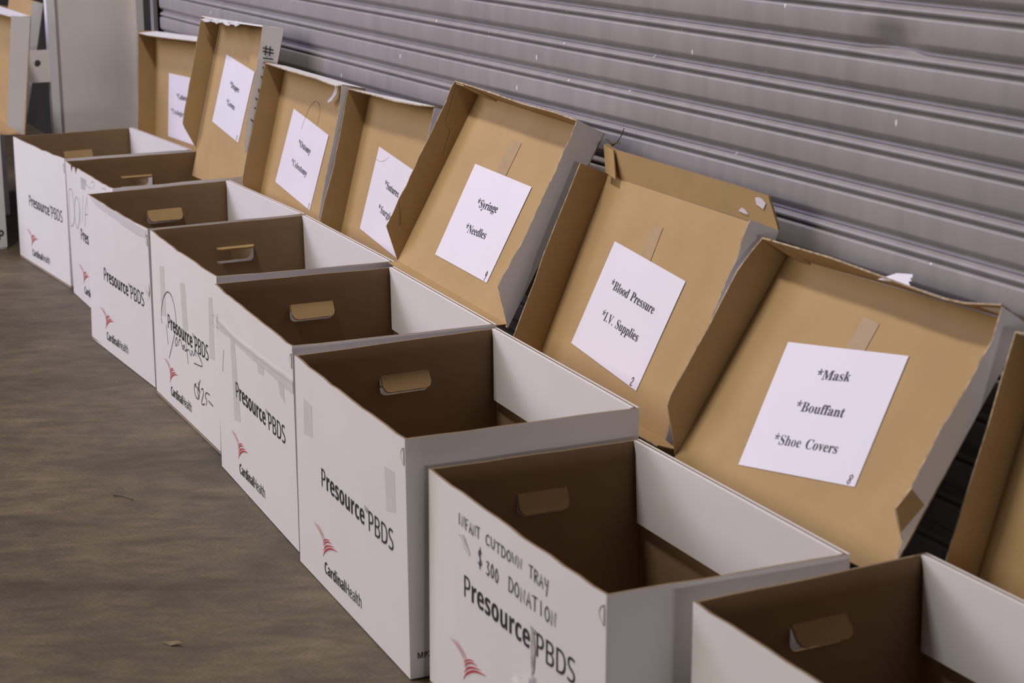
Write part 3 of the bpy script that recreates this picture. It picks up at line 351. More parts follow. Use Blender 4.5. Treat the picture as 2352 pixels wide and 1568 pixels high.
def lettering(name, runs, width, height_scale, fmap, m, parent):
    """printed words: filled outlines laid on a surface; fmap takes (x metres along the line, y metres above it)"""
    loops, w = text_layout(runs)
    k = width / w
    cu = bpy.data.curves.new(name, 'CURVE')
    cu.dimensions = '2D'
    cu.fill_mode = 'FRONT'
    for l in loops:
        sp = cu.splines.new('POLY')
        sp.points.add(len(l) - 1)
        for p, q in zip(sp.points, l):
            p.co = (q[0], q[1], 0, 1)
        sp.use_cyclic_u = True
    o = bpy.data.objects.new(name, cu)
    me0 = bpy.data.meshes.new_from_object(o)
    bpy.data.objects.remove(o)
    mb = MB()
    mb.add([fmap(v.co.x * k, v.co.y * k * height_scale) for v in me0.vertices], [list(p.vertices) for p in me0.polygons])
    bpy.data.meshes.remove(me0)
    bpy.data.curves.remove(cu)
    return mb.build(name, [m], parent)


def cap_of(font, ch):
    return max(v for l in GLY[font][ch][1] for v in l[1::2]) / 500.0


def words(name, runs, start, end, cap, ref, fmap2, m, parent):
    """words from start to end (2-D points on a surface), capital height cap"""
    a, b = Vector(start), Vector(end)
    d = b - a
    width = d.length
    d.normalize()
    _, w = text_layout(runs)
    k = width / w
    nrm = fmap2.up if hasattr(fmap2, 'up') else Vector((0, 1))
    hs = cap / (cap_of(*ref) * k)

    def fm(x, y):
        p = a + d * x + nrm * y
        return fmap2(p.x, p.y)
    return lettering(name, runs, width, hs, fm, m, parent)


# ---------------------------------------------------------------- the place: floor, shutter, walls
def floor_material():
    m = bpy.data.materials.new('concrete_floor')
    m.use_nodes = True
    nt = m.node_tree
    b = nt.nodes['Principled BSDF']
    tc = nt.nodes.new('ShaderNodeTexCoord')

    def noise(scale, detail, vec, dist=0.0):
        n = nt.nodes.new('ShaderNodeTexNoise')
        n.inputs['Scale'].default_value = scale
        n.inputs['Detail'].default_value = detail
        n.inputs['Distortion'].default_value = dist
        nt.links.new(vec, n.inputs['Vector'])
        return n.outputs['Fac']

    mp = nt.nodes.new('ShaderNodeMapping')       # trowel streaks run across the hall
    mp0 = nt.nodes.new('ShaderNodeMapping')
    mp0.inputs['Rotation'].default_value = (0, 0, math.radians(-68))
    nt.links.new(tc.outputs['Object'], mp0.inputs[0])
    mp.inputs['Scale'].default_value = (1.0, 2.3, 1.0)
    nt.links.new(mp0.outputs[0], mp.inputs[0])
    n1 = noise(3.4, 8, mp.outputs[0], 0.9)
    n2 = noise(1.7, 5, tc.outputs['Object'], 0.6)
    n3 = noise(150, 2, tc.outputs['Object'])
    n4 = noise(14, 9, mp.outputs[0], 0.6)

    def mul(a, x, y):
        r = nt.nodes.new('ShaderNodeMapRange')
        r.inputs['From Min'].default_value = 0.33
        r.inputs['From Max'].default_value = 0.67
        r.inputs['To Min'].default_value = x
        r.inputs['To Max'].default_value = y
        nt.links.new(a, r.inputs['Value'])
        return r.outputs[0]

    def prod(a, c):
        x = nt.nodes.new('ShaderNodeMath')
        x.operation = 'MULTIPLY'
        nt.links.new(a, x.inputs[0]); nt.links.new(c, x.inputs[1])
        return x.outputs[0]
    f = prod(prod(mul(n1, 0.80, 1.24), mul(n2, 0.74, 1.26)), prod(mul(n3, 0.86, 1.14), mul(n4, 0.80, 1.22)))
    ramp = nt.nodes.new('ShaderNodeMix')
    ramp.data_type = 'RGBA'
    ramp.inputs[6].default_value = (0.074, 0.053, 0.027, 1)
    ramp.inputs[7].default_value = (0.094, 0.072, 0.041, 1)
    nt.links.new(n2, ramp.inputs['Factor'])
    mx = nt.nodes.new('ShaderNodeMix')
    mx.data_type = 'RGBA'
    mx.blend_type = 'MULTIPLY'
    mx.inputs['Factor'].default_value = 1
    nt.links.new(ramp.outputs[2], mx.inputs[6])
    nt.links.new(f, mx.inputs[7])
    vo = nt.nodes.new('ShaderNodeTexVoronoi')     # stray white specks of grit
    vo.inputs['Scale'].default_value = 5.5
    vo.inputs['Randomness'].default_value = 1.0
    nt.links.new(tc.outputs['Object'], vo.inputs['Vector'])
    lt = nt.nodes.new('ShaderNodeMath')
    lt.operation = 'LESS_THAN'
    lt.inputs[1].default_value = 0.011
    nt.links.new(vo.outputs['Distance'], lt.inputs[0])
    m2 = nt.nodes.new('ShaderNodeMix')
    m2.data_type = 'RGBA'
    m2.inputs[7].default_value = (0.30, 0.28, 0.25, 1)
    nt.links.new(lt.outputs[0], m2.inputs['Factor'])
    nt.links.new(mx.outputs[2], m2.inputs[6])
    nt.links.new(m2.outputs[2], b.inputs['Base Color'])
    b.inputs['Roughness'].default_value = 0.52
    b.inputs['Specular IOR Level'].default_value = 0.35
    bp = nt.nodes.new('ShaderNodeBump')
    bp.inputs['Strength'].default_value = 0.18
    bp.inputs['Distance'].default_value = 0.002
    nt.links.new(n4, bp.inputs['Height'])
    nt.links.new(bp.outputs[0], b.inputs['Normal'])
    return m


def shutter_material():
    m = bpy.data.materials.new('grey_shutter_paint')
    m.use_nodes = True
    nt = m.node_tree
    b = nt.nodes['Principled BSDF']
    tc = nt.nodes.new('ShaderNodeTexCoord')
    mp = nt.nodes.new('ShaderNodeMapping')        # drips and grime run down the slats
    mp.inputs['Scale'].default_value = (9.0, 1.0, 1.6)
    nt.links.new(tc.outputs['Object'], mp.inputs[0])
    n = nt.nodes.new('ShaderNodeTexNoise')
    n.inputs['Scale'].default_value = 3.0
    n.inputs['Detail'].default_value = 6
    nt.links.new(mp.outputs[0], n.inputs['Vector'])
    r = nt.nodes.new('ShaderNodeMapRange')
    r.inputs['From Min'].default_value = 0.3
    r.inputs['From Max'].default_value = 0.7
    r.inputs['To Min'].default_value = 0.90
    r.inputs['To Max'].default_value = 1.07
    nt.links.new(n.outputs['Fac'], r.inputs['Value'])
    mx = nt.nodes.new('ShaderNodeMix')
    mx.data_type = 'RGBA'
    mx.blend_type = 'MULTIPLY'
    mx.inputs['Factor'].default_value = 1
    mx.inputs[6].default_value = (0.275, 0.248, 0.250, 1)
    nt.links.new(r.outputs[0], mx.inputs[7])
    mp2 = nt.nodes.new('ShaderNodeMapping')
    mp2.inputs['Scale'].default_value = (1.0, 1.0, 0.55)
    nt.links.new(tc.outputs['Object'], mp2.inputs[0])
    vo = nt.nodes.new('ShaderNodeTexVoronoi')     # chips of bare white in the paint
    vo.inputs['Scale'].default_value = 17.0
    nt.links.new(mp2.outputs[0], vo.inputs['Vector'])
    lt = nt.nodes.new('ShaderNodeMath')
    lt.operation = 'LESS_THAN'
    lt.inputs[1].default_value = 0.055
    nt.links.new(vo.outputs['Distance'], lt.inputs[0])
    m2 = nt.nodes.new('ShaderNodeMix')
    m2.data_type = 'RGBA'
    m2.inputs[7].default_value = (0.62, 0.60, 0.60, 1)
    nt.links.new(lt.outputs[0], m2.inputs['Factor'])
    nt.links.new(mx.outputs[2], m2.inputs[6])
    nt.links.new(m2.outputs[2], b.inputs['Base Color'])
    b.inputs['Roughness'].default_value = 0.42
    b.inputs['Specular IOR Level'].default_value = 0.45
    return m


mb = MB()
mb.box((-12, -9, -0.1), (4, 2.05, 0))
tag(mb.build('floor', [floor_material()]), 'grey brown concrete warehouse floor with streaks and grit', 'floor', kind='structure')

YW, PITCH, Z0 = 1.79, 0.0725, 0.971
prof = [(0.0, .0125), (.0010, .0085), (.0022, .0022), (.0040, .0003), (.0060, .0), (.022, -.0004), (.037, .0), (.0395, .0003), (.0430, .0018),
        (.0468, .0065), (.0495, .0112), (.0520, .0135), (.0555, .0128), (.0585, .0085), (.0605, .0042), (.0628, .0016), (.0655, .0010), (.0680, .0022), (.0697, .0052), (.0712, .0095)]
zs = []
k = 26
while k > -14:
    for t, y in prof:
        z = Z0 + k * PITCH - t
        if 0.03 < z < 2.6:
            zs.append((z, y))
    k -= 1
xs = [-6.56 + i * 0.25 for i in range(16)] + [-2.62 + i * 0.02 for i in range(26)] + [-2.0 + i * 0.25 for i in range(15)]
vs, fs = [], []
for x in xs:
    for z, y in zs:
        d = 0.0
        dx, dz = (x + 2.39) / 0.055, (z - 1.003) / 0.020
        d = 0.016 * math.exp(-(abs(dx) ** 3) - dz * dz)          # the dent
        vs.append((x, YW + y + d, z))
n = len(zs)
for i in range(len(xs) - 1):
    for j in range(n - 1):
        fs.append((i * n + j, i * n + j + 1, (i + 1) * n + j + 1, (i + 1) * n + j))
mb = MB(); mb.add(vs, fs)
mb.box((-6.56, YW + .002, 0.0), (1.5, YW + .03, 0.04))
tag(mb.build('door_1', [shutter_material()], smooth=False), 'grey ribbed metal roller shutter door behind the cartons', 'roller door', kind='structure')
for p in bpy.data.objects['door_1'].data.polygons:
    p.use_smooth = True

mb = MB()
mb.box((-12, 1.93, 0), (4, 2.05, 4.2))
tag(mb.build('wall_back', [M['shaded_wall']]), 'wall, its colour darkened for shade, around the roller shutter', 'wall', kind='structure')
mb = MB()
mb.box((-12.1, -9, 0), (-12, 2.05, 4.2))
tag(mb.build('wall_left', [M['hall_wall']]), 'far end wall of the hall', 'wall', kind='structure')

# guide channel of the shutter: two lips and a recess, light and shade put into their colours
mb = MB()
mb.box((-6.84, 1.90, 0), (-6.57, 1.93, 3.0), 0)
mb.box((-6.625, 1.79, 0), (-6.615, 1.90, 3.0), 0)
mb.box((-6.625, 1.775, 0), (-6.588, 1.79, 3.0), 1)
tag(mb.build('trim_1', [M['dark'], mat('lit_lip_paint', (0.22, 0.20, 0.195), 0.5, 0.1, 8)]), 'steel guide channel with shade painted into its recess at the left end of the roller shutter', 'door track', kind='structure')

# ---------------------------------------------------------------- steel column at the end of the row
cx, cy = -6.9, 1.645
c = empty('steel_column', (cx, cy, 0))
tag(c, 'off white painted steel column beside the roller shutter, a holed plate on its side', 'column')
mb = MB(); mb.box((-6.955, 1.495, 0), (-6.935, 1.80, 3.2)); mb.build('web', [M['cream']], c)
M['bright'] = mat('white_paint', (0.74, 0.70, 0.72), 0.45, 0.04, 12)
for y0, y1 in ((1.471, 1.500), (1.795, 1.822)):
    mb = MB(); mb.box((-6.94, y0, 0), (-6.9, y1, 3.2)); mb.build('flange', [M['bright']], c)
mb = MB()
pl = []
y0, y1, z0, z1, r = 1.397, 1.471, 0.507, 0.622, 0.012
for ccx, ccz, a0 in ((y1 - .001, z1 - .001, 0), (y0 + r, z1 - r, 90), (y0 + r, z0 + r, 180), (y1 - .001, z0 + .001, 270)):
    rr = r if ccx < 1.45 else .001
    for q in range(5):
        a = math.radians(a0 + q * 22.5)
        pl.append((ccx + rr * math.cos(a), ccz + rr * math.sin(a)))
hole = [(1.4285 + .0125 * math.cos(math.radians(-q * 24)), 0.575 + .0125 * math.sin(math.radians(-q * 24))) for q in range(15)]
mb.slab([pl, hole], lambda a, b: (-6.905, a, b), (-0.008, 0, 0), (0, 0, 0))
mb.build('bracket_plate', [M['cream']], c)

# ---------------------------------------------------------------- cartons
TH = 0.0042
TL_ = 0.0028
WN, DN = 0.595, 0.405


class Carton:
    def __init__(s, h, top, bot):
        s.h = h
        s.t = [Vector((x, y, h)) for x, y in top]
        s.b = [Vector((x, y, 0.002)) for x, y in bot]
        cx = sum(p.x for p in s.b) / 4; cy = sum(p.y for p in s.b) / 4
        s.c = Vector((cx, cy, 0))

    def wall(s, i, j):
        """mapping of one outer wall face: metres along the top edge, metres up, metres outward"""
        t0, t1, b0, b1 = s.t[i], s.t[j], s.b[i], s.b[j]
        L = (t1 - t0).length
        nrm = (t1 - t0).cross(Vector((0, 0, 1))).normalized()
        h = s.h

        def f(u, z, e=0.0):
            q = z / h
            w = u / L
            return (t0 * (1 - w) + t1 * w) * q + (b0 * (1 - w) + b1 * w) * (1 - q) + nrm * e
        f.L, f.n = L, nrm
        return f


def handle_loop(s0, s1, z1, z0):
    r = 0.012
    l = [(s0, z1), (s0, z0 + r)]
    l += [(s0 + r - r * math.cos(math.radians(a)), z0 + r - r * math.sin(math.radians(a))) for a in (30, 60, 90)]
    l += [(s1 - r + r * math.sin(math.radians(a)), z0 + r - r * math.cos(math.radians(a))) for a in (0, 30, 60)]
    l += [(s1, z0 + r), (s1, z1)]
    return l


def carton(h, top, bot, label, flap_angle=35, flap_len=0.036, right_open=False, inner_flap=True, tears=None, group='open white cartons in the row', wob=0.0015):
    B = Carton(h, top, bot)
    root = empty('storage_carton', B.c)
    tag(root, label, 'box', group)
    F, Rr, Bk, Lf = B.wall(0, 1), B.wall(1, 2), B.wall(2, 3), B.wall(3, 0)
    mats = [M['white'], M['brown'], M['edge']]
    W = F.L
    # front
    topl = [(W, h)]
    nseg = 14
    for i in range(1, nseg):
        u = W * (1 - i / nseg)
        if tears and u < 0.16:
            continue
        topl.append((u, h - abs(random.gauss(0, wob)) - 0.002 * math.sin(math.pi * i / nseg)))
    if tears:
        topl += tears
    topl.append((0, h))
    mb = MB()
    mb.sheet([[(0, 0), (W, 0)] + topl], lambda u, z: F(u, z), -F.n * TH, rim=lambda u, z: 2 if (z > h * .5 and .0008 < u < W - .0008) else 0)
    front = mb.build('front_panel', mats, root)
    # back
    W2 = Bk.L
    mb = MB()
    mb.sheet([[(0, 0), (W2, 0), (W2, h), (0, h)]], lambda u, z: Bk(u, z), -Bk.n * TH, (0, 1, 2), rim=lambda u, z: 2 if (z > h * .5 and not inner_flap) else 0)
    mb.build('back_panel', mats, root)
    if inner_flap:
        mb = MB()
        mb.slab([[(0.008, h - 0.138), (W2 - 0.016, h - 0.138), (W2 - 0.012, h - 0.02), (W2 - 0.005, h), (0.005, h)]],
                lambda u, z: Bk(u, z, -0.0135), Bk.n * 0.006, (0, 1, 0))
        mb.build('inner_flap', [M['white'], M['kraft']], root)
    # sides with a die-cut hand hole
    for f, lft in ((Lf, True), (Rr, False)):
        D = f.L
        a, b = (D * .355, D * .60) if lft else (D * .40, D * .645)
        hl = handle_loop(a, b, h - 0.063, h - 0.101)
        nj = 8
        tl = [(D - TH - (D - 2 * TH) * i / nj, h - abs(random.gauss(0, wob * .5))) for i in range(nj + 1)]
        mb = MB()
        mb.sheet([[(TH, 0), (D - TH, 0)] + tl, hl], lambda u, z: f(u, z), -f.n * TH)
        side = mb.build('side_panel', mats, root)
        ang = math.radians(flap_angle if lft else (80 if right_open else 7))
        ln = flap_len if lft else (0.020 if right_open else 0.037)
        out = []
        e = 0.0015
        r = min(0.012, ln * .6)
        pts = [(a + e, 0), (b - e, 0), (b - e, -ln + r), (b - e - r * .3, -ln + r * .3), (b - e - r, -ln)]
        nn = 6
        pts += [(b - e - r - (b - a - 2 * e - 2 * r) * i / nn, -ln + random.uniform(0, .0014)) for i in range(1, nn)]
        pts += [(a + e + r, -ln), (a + e + r * .3, -ln + r * .3), (a + e, -ln + r)]
        ca, sa = math.cos(ang), math.sin(ang)
        mb = MB()
        mb.slab([pts], lambda u, v: f(u, h - 0.063 + v * ca, v * sa), f(0, 0, 0) * 0 - (f.n * ca + Vector((0, 0, 1)) * -sa * 1) * TH, (0, 1, 1))
        mb.build('handle_flap', [M['white'], M['kraft'], M['edge']], side)
    # bottom
    mb = MB()
    q = [B.b[i] for i in range(4)]
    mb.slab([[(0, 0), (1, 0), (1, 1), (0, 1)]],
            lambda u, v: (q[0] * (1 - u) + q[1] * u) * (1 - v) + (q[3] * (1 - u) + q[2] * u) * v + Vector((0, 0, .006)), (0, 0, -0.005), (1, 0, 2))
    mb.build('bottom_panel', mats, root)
    B.root, B.front, B.F, B.R = root, front, F, Rr
    return B


def on(F, e):
    return lambda u, z: F(u, z, e)


EMB_S = [[(0.088, 0.109), (0.114, 0.104), (0.137, 0.094), (0.147, 0.079)], [(0.098, 0.111), (0.123, 0.105), (0.142, 0.094), (0.15, 0.078)],
         [(0.105, 0.111), (0.128, 0.105), (0.147, 0.096), (0.154, 0.076)], [(0.112, 0.113), (0.134, 0.107), (0.152, 0.096), (0.161, 0.071)]]
EMB_A = [[(0.139, 0.087), (0.152, 0.096), (0.166, 0.101), (0.179, 0.104)], [(0.141, 0.081), (0.153, 0.091), (0.17, 0.098), (0.19, 0.101)],
         [(0.14, 0.071), (0.155, 0.084), (0.174, 0.092), (0.203, 0.099)], [(0.137, 0.058), (0.149, 0.072), (0.171, 0.085), (0.193, 0.092), (0.221, 0.097)]]


def printing(B, du=0.0, faint=False):
    f = on(B.F, 0.0007)
    p = B.front
    g = lambda u, z: f(u + du, z)
    words('brand_lettering', [('L', 'P'), ('B', 'resource')], (0.142, 0.196), (0.3665, 0.196), 0.0345, ('L', 'P'), g, M['ink'], p)
    words('model_lettering', [('L', 'PBDS')], (0.388, 0.194), (0.504, 0.197), 0.0365, ('L', 'P'), g, M['ink'], p)
    words('trademark', [('L', 'TM')], (0.368, 0.223), (0.385, 0.223), 0.009, ('L', 'T'), g, M['pen'], p)
    words('company_lettering', [('B', 'Cardinal'), ('L', 'Health')], (0.146, 0.031), (0.340, 0.035), 0.0225, ('B', 'C'), g, M['ink'], p)
    mb = MB()
    for s_ in EMB_S:
        ribbon(mb, s_, 0.0010, g, 1, lambda t: 0.35 + 0.65 * math.sin(math.pi * min(t * .8 + .1, 1)))
    for i, a in enumerate(EMB_A):
        ribbon(mb, a, 0.0021 + .0004 * i, lambda u, z: g(u, z) + B.F.n * .0001, 0, lambda t: 0.12 + 0.95 * math.sin(math.pi * t) ** .8)
    mb.build('emblem', [M['red'], M['pale_red']], p)


def strokes(B, name, lines, w, m, e=0.0008):
    mb = MB()
    for l in lines:
        ribbon(mb, l, w, on(B.F, e))
    return mb.build(name, [m], B.front)


def patch(B, name, poly, m, e=0.0007, th=0.0003, parent=None, curl=None):
    mb = MB()
    mb.slab([poly], (lambda u, z: B.F(u, z, e + (curl(u, z) if curl else 0))), -B.F.n * th, (0, 0, 0))
    return mb.build(name, [m], parent or B.front)


def notch(B, u=0.556, z=None, w=0.011, hgt=0.030):
    """the half-moon finger notch torn open at the front right edge"""
    z = z if z is not None else B.h - 0.03
    pl = [(u + w * .6, z + hgt / 2)] + [(u - w * math.sin(math.pi * t) * 1.0 + w * .3, z + hgt * (.5 - t)) for t in (.12, .3, .5, .7, .88)] + [(u + w * .6, z - hgt / 2)]
    pl2 = [(u + w * .6, z + hgt * .42)] + [(u - w * math.sin(math.pi * t) * .72 + w * .45, z + hgt * (.42 - t * .84)) for t in (.15, .35, .5, .65, .85)] + [(u + w * .6, z - hgt * .42)]
    mb = MB()
    mb.slab([pl], on(B.F, 0.0009), -B.F.n * .0006, (0, 0, 0))
    mb.slab([pl2], on(B.F, 0.0016), -B.F.n * .0006, (1, 1, 1))
    mb.build('finger_notch', [M['edge'], M['white']], B.front)


b1 = carton(0.3524, [(-1.945, 1.190), (-1.365, 1.200), (-1.377, 1.578), (-1.957, 1.568)], [(-1.945, 1.190), (-1.365, 1.200), (-1.377, 1.578), (-1.957, 1.568)],
            'nearest open white carton, cut off by the lower right corner of the photo', 42)
printing(b1)
b2 = carton(0.358, [(-2.582, 1.096), (-2.000, 1.094), (-1.986, 1.462), (-2.574, 1.466)], [(-2.575, 1.090), (-2.004, 1.095), (-1.996, 1.470), (-2.572, 1.470)],
            'open white carton handwritten with an infant tray note and a $300 donation', 20)
printing(b2, -0.007)
b3 = carton(0.405, [(-3.166, 1.083), (-2.600, 1.064), (-2.594, 1.476), (-3.193, 1.502)], [(-3.184, 1.088), (-2.603, 1.068), (-2.592, 1.471), (-3.186, 1.495)],
            'tall open white carton, third from the right of the row, beside the $300 donation one', 32)
printing(b3)
b4 = carton(0.408, [(-3.799, 1.127), (-3.220, 1.097), (-3.207, 1.507), (-3.796, 1.535)], [(-3.806, 1.129), (-3.229, 1.102), (-3.209, 1.503), (-3.794, 1.535)],
            'open white carton with strips of clear tape below its rim, under the syringe lid', 30)
printing(b4, 0.008)
b5 = carton(0.408, [(-4.456, 1.167), (-3.867, 1.152), (-3.846, 1.557), (-4.480, 1.576)], [(-4.446, 1.161), (-3.888, 1.152), (-3.862, 1.557), (-4.455, 1.571)],
            'open white carton with a big black scrawl and $25 written on its front', 76, 0.017)
printing(b5, 0.003)
b6 = carton(0.407, [(-5.046, 1.154), (-4.479, 1.166), (-4.504, 1.580), (-5.094, 1.568)], [(-5.068, 1.150), (-4.491, 1.170), (-4.500, 1.573), (-5.084, 1.562)],
            'open white carton with a clean printed front, left of the scrawled $25 carton', 30, right_open=True)
printing(b6, 0.003)
b7 = carton(0.412, [(-5.624, 1.227), (-5.078, 1.231), (-5.112, 1.634), (-5.640, 1.634)], [(-5.664, 1.238), (-5.084, 1.229), (-5.112, 1.634), (-5.655, 1.637)],
            'open white carton with a jagged torn rim and DONA in thin handwriting', 74, 0.016, right_open=False, inner_flap=False,
            tears=[(0.147, .411), (0.126, .390), (0.115, .406), (0.091, .408), (0.071, .387), (0.066, .408), (0.016, .411)])
printing(b7, 0.004)
b8 = carton(0.403, [(-6.292, 1.207), (-5.732, 1.248), (-5.743, 1.648), (-6.330, 1.614)], [(-6.292, 1.205), (-5.729, 1.244), (-5.741, 1.647), (-6.334, 1.614)],
            'farthest open white carton of the row, standing just before the steel column', 25, right_open=True)
printing(b8, 0.006)
b9 = carton(0.405, [(-7.04, 0.79), (-6.445, 0.79), (-6.445, 1.193), (-7.04, 1.193)], [(-7.04, 0.79), (-6.445, 0.79), (-6.445, 1.193), (-7.04, 1.193)],
            'white carton at the left edge of the photo with a P low on its side', 10, group='cartons at the left edge of the photo')
b10 = carton(0.405, [(-7.66, 0.93), (-7.065, 0.93), (-7.065, 1.326), (-7.66, 1.326)], [(-7.66, 0.93), (-7.065, 0.93), (-7.065, 1.326), (-7.66, 1.326)],
             'shaded white carton mostly hidden behind the one at the left edge', 10, group='cartons at the left edge of the photo')
for B in (b2, b3, b4, b6, b8):
    notch(B, B.F.L - 0.011)

# side print
sd = [o for o in b9.root.children if o.name.startswith('side_panel')][1]
words('code_lettering', [('B', 'MP')], (0.341, 0.032), (0.394, 0.032), 0.034, ('B', 'P'), on(b9.R, .0007), M['ink'], sd)
sd = [o for o in b3.root.children if o.name.startswith('side_panel')][1]
words('code_lettering', [('B', 'MP2')], (0.0135, 0.0335), (0.0385, 0.0335), 0.0105, ('B', 'P'), on(b3.R, .0007), M['ink'], sd)

# tape
for B, pl in ((b5, [(0.081, 0.335), (0.124, 0.342), (0.128, 0.219), (0.082, 0.214)]), (b5, [(0.272, 0.332), (0.316, 0.338), (0.334, 0.230), (0.287, 0.222)]),
              (b5, [(0.521, 0.348), (0.552, 0.353), (0.560, 0.212), (0.516, 0.207)]),
              (b4, [(0.117, 0.322), (0.152, 0.322), (0.178, 0.150), (0.128, 0.141)]), (b4, [(0.323, 0.317), (0.374, 0.319), (0.374, 0.299), (0.330, 0.295)]),
              (b4, [(0.472, 0.318), (0.513, 0.318), (0.519, 0.280), (0.486, 0.290)]),
              (b3, [(0.049, 0.337), (0.096, 0.334), (0.095, 0.273), (0.044, 0.267)]), (b3, [(0.469, 0.333), (0.516, 0.337), (0.518, 0.268), (0.474, 0.258)])):
    patch(B, 'tape_strip', pl, M['tape'], 0.0003, .0002)
top_t = [(0.004 + i * 0.0575, 0.334 + random.uniform(-.002, .002) - .004 * math.sin(i * .5)) for i in range(11)]
low_t = [(0.004 + i * 0.0575, 0.316 + random.uniform(-.003, .003)) for i in range(11)]
patch(b4, 'tape_strip', low_t + top_t[::-1], M['tape'], 0.0008, 0.0007)
mb = MB()
ribbon(mb, [(p[0], p[1] + .001) for p in top_t], 0.0022, lambda u, z: b4.F(u, z, 0.003))
mb.build('fold_ridge', [M['white']], b4.front)
mb = MB()      # crumpled end of the tape
for i in range(9):
    u, z = 0.0 + random.uniform(-.012, .018), 0.327 + random.uniform(-.014, .014)
    ribbon(mb, [(u, z), (u + random.uniform(-.016, .016), z + random.uniform(-.012, .012))], random.uniform(.002, .005), lambda a, b: b4.F(a, b, 0.0025 + 0.002 * (i % 3)))
mb.build('crumpled_tape', [M['tape']], b4.front)

# handwriting
D5 = [[(0.084, 0.194), (0.082, 0.218), (0.104, 0.256), (0.134, 0.278), (0.158, 0.286), (0.186, 0.284), (0.211, 0.265), (0.224, 0.24), (0.223, 0.218), (0.206, 0.193), (0.174, 0.155), (0.144, 0.121)],
      [(0.128, 0.199), (0.139, 0.154)], [(0.214, 0.182), (0.226, 0.19), (0.23, 0.181), (0.218, 0.167), (0.209, 0.172), (0.214, 0.182)],
      [(0.239, 0.173), (0.246, 0.187), (0.259, 0.192), (0.268, 0.185), (0.272, 0.178)],
      [(0.286, 0.185), (0.277, 0.178), (0.281, 0.173), (0.293, 0.183), (0.296, 0.188), (0.296, 0.177), (0.304, 0.175), (0.317, 0.182)],
      [(0.311, 0.204), (0.317, 0.18), (0.326, 0.149)], [(0.3, 0.174), (0.335, 0.185)],
      [(0.341, 0.185), (0.349, 0.177), (0.357, 0.177), (0.365, 0.19), (0.373, 0.181), (0.384, 0.185), (0.391, 0.196), (0.399, 0.184)],
      [(0.403, 0.211), (0.392, 0.2), (0.409, 0.195), (0.437, 0.186), (0.452, 0.175), (0.441, 0.17), (0.407, 0.166), (0.38, 0.163)]]
strokes(b5, 'handwriting', D5, 0.0023, M['pen'], 0.0009)
P5 = [[(0.429, 0.134), (0.406, 0.104), (0.41, 0.088)], [(0.376, 0.112), (0.406, 0.108), (0.426, 0.105)], [(0.39, 0.117), (0.374, 0.102), (0.385, 0.085), (0.409, 0.085), (0.42, 0.106), (0.41, 0.125)],
      [(0.437, 0.114), (0.451, 0.119), (0.454, 0.108), (0.436, 0.084), (0.445, 0.08), (0.462, 0.086)], [(0.508, 0.119), (0.48, 0.117), (0.469, 0.104), (0.481, 0.101), (0.476, 0.086)],
      [(0.498, 0.102), (0.534, 0.099)]]
strokes(b5, 'handwritten_price', P5, 0.0027, M['pen'], 0.0008)
strokes(b4, 'pen_mark', [[(0.060, 0.276), (0.052, 0.255), (0.044, 0.226)]], 0.0016, M['pen'])
Q7 = [[(0.021, 0.214), (0.015, 0.263), (0.027, 0.32), (0.039, 0.332), (0.064, 0.331), (0.079, 0.291), (0.074, 0.25), (0.048, 0.223), (0.021, 0.214)],
      [(0.111, 0.321), (0.084, 0.286), (0.084, 0.24), (0.104, 0.223), (0.128, 0.242), (0.145, 0.284), (0.135, 0.316), (0.111, 0.321)]]
strokes(b7, 'handwriting', Q7, 0.0022, M['pale_pen'])
mb = MB()
for l in ([(0.144, 0.248), (0.161, 0.326), (0.175, 0.253), (0.201, 0.338)], [(0.205, 0.247), (0.222, 0.307), (0.246, 0.342), (0.249, 0.262)], [(0.212, 0.283), (0.249, 0.290)]):
    ribbon(mb, l, 0.0022, on(b7.F, .0008), curved=False)
mb.build('handwriting', [M['pale_pen']], b7.front)
mb = MB()
for z, u1 in ((0.389, .249), (0.3835, .246), (0.378, .25), (0.372, .235), (0.366, .237), (0.360, .23)):
    u = .184
    while u < u1:
        w_ = random.uniform(.008, .02)
        ribbon(mb, [(u, z), (min(u + w_, u1), z)], 0.0026, on(b7.F, .0008), curved=False)
        u += w_ + .004
mb.build('small_print', [M['pale_pen']], b7.front)
strokes(b7, 'pen_mark', [[(0.252, 0.376), (0.31, 0.375)], [(0.308, 0.392), (0.327, 0.399), (0.343, 0.395), (0.333, 0.377)], [(0.433, 0.394), (0.462, 0.399), (0.477, 0.395)]], 0.0014, M['pale_pen'])

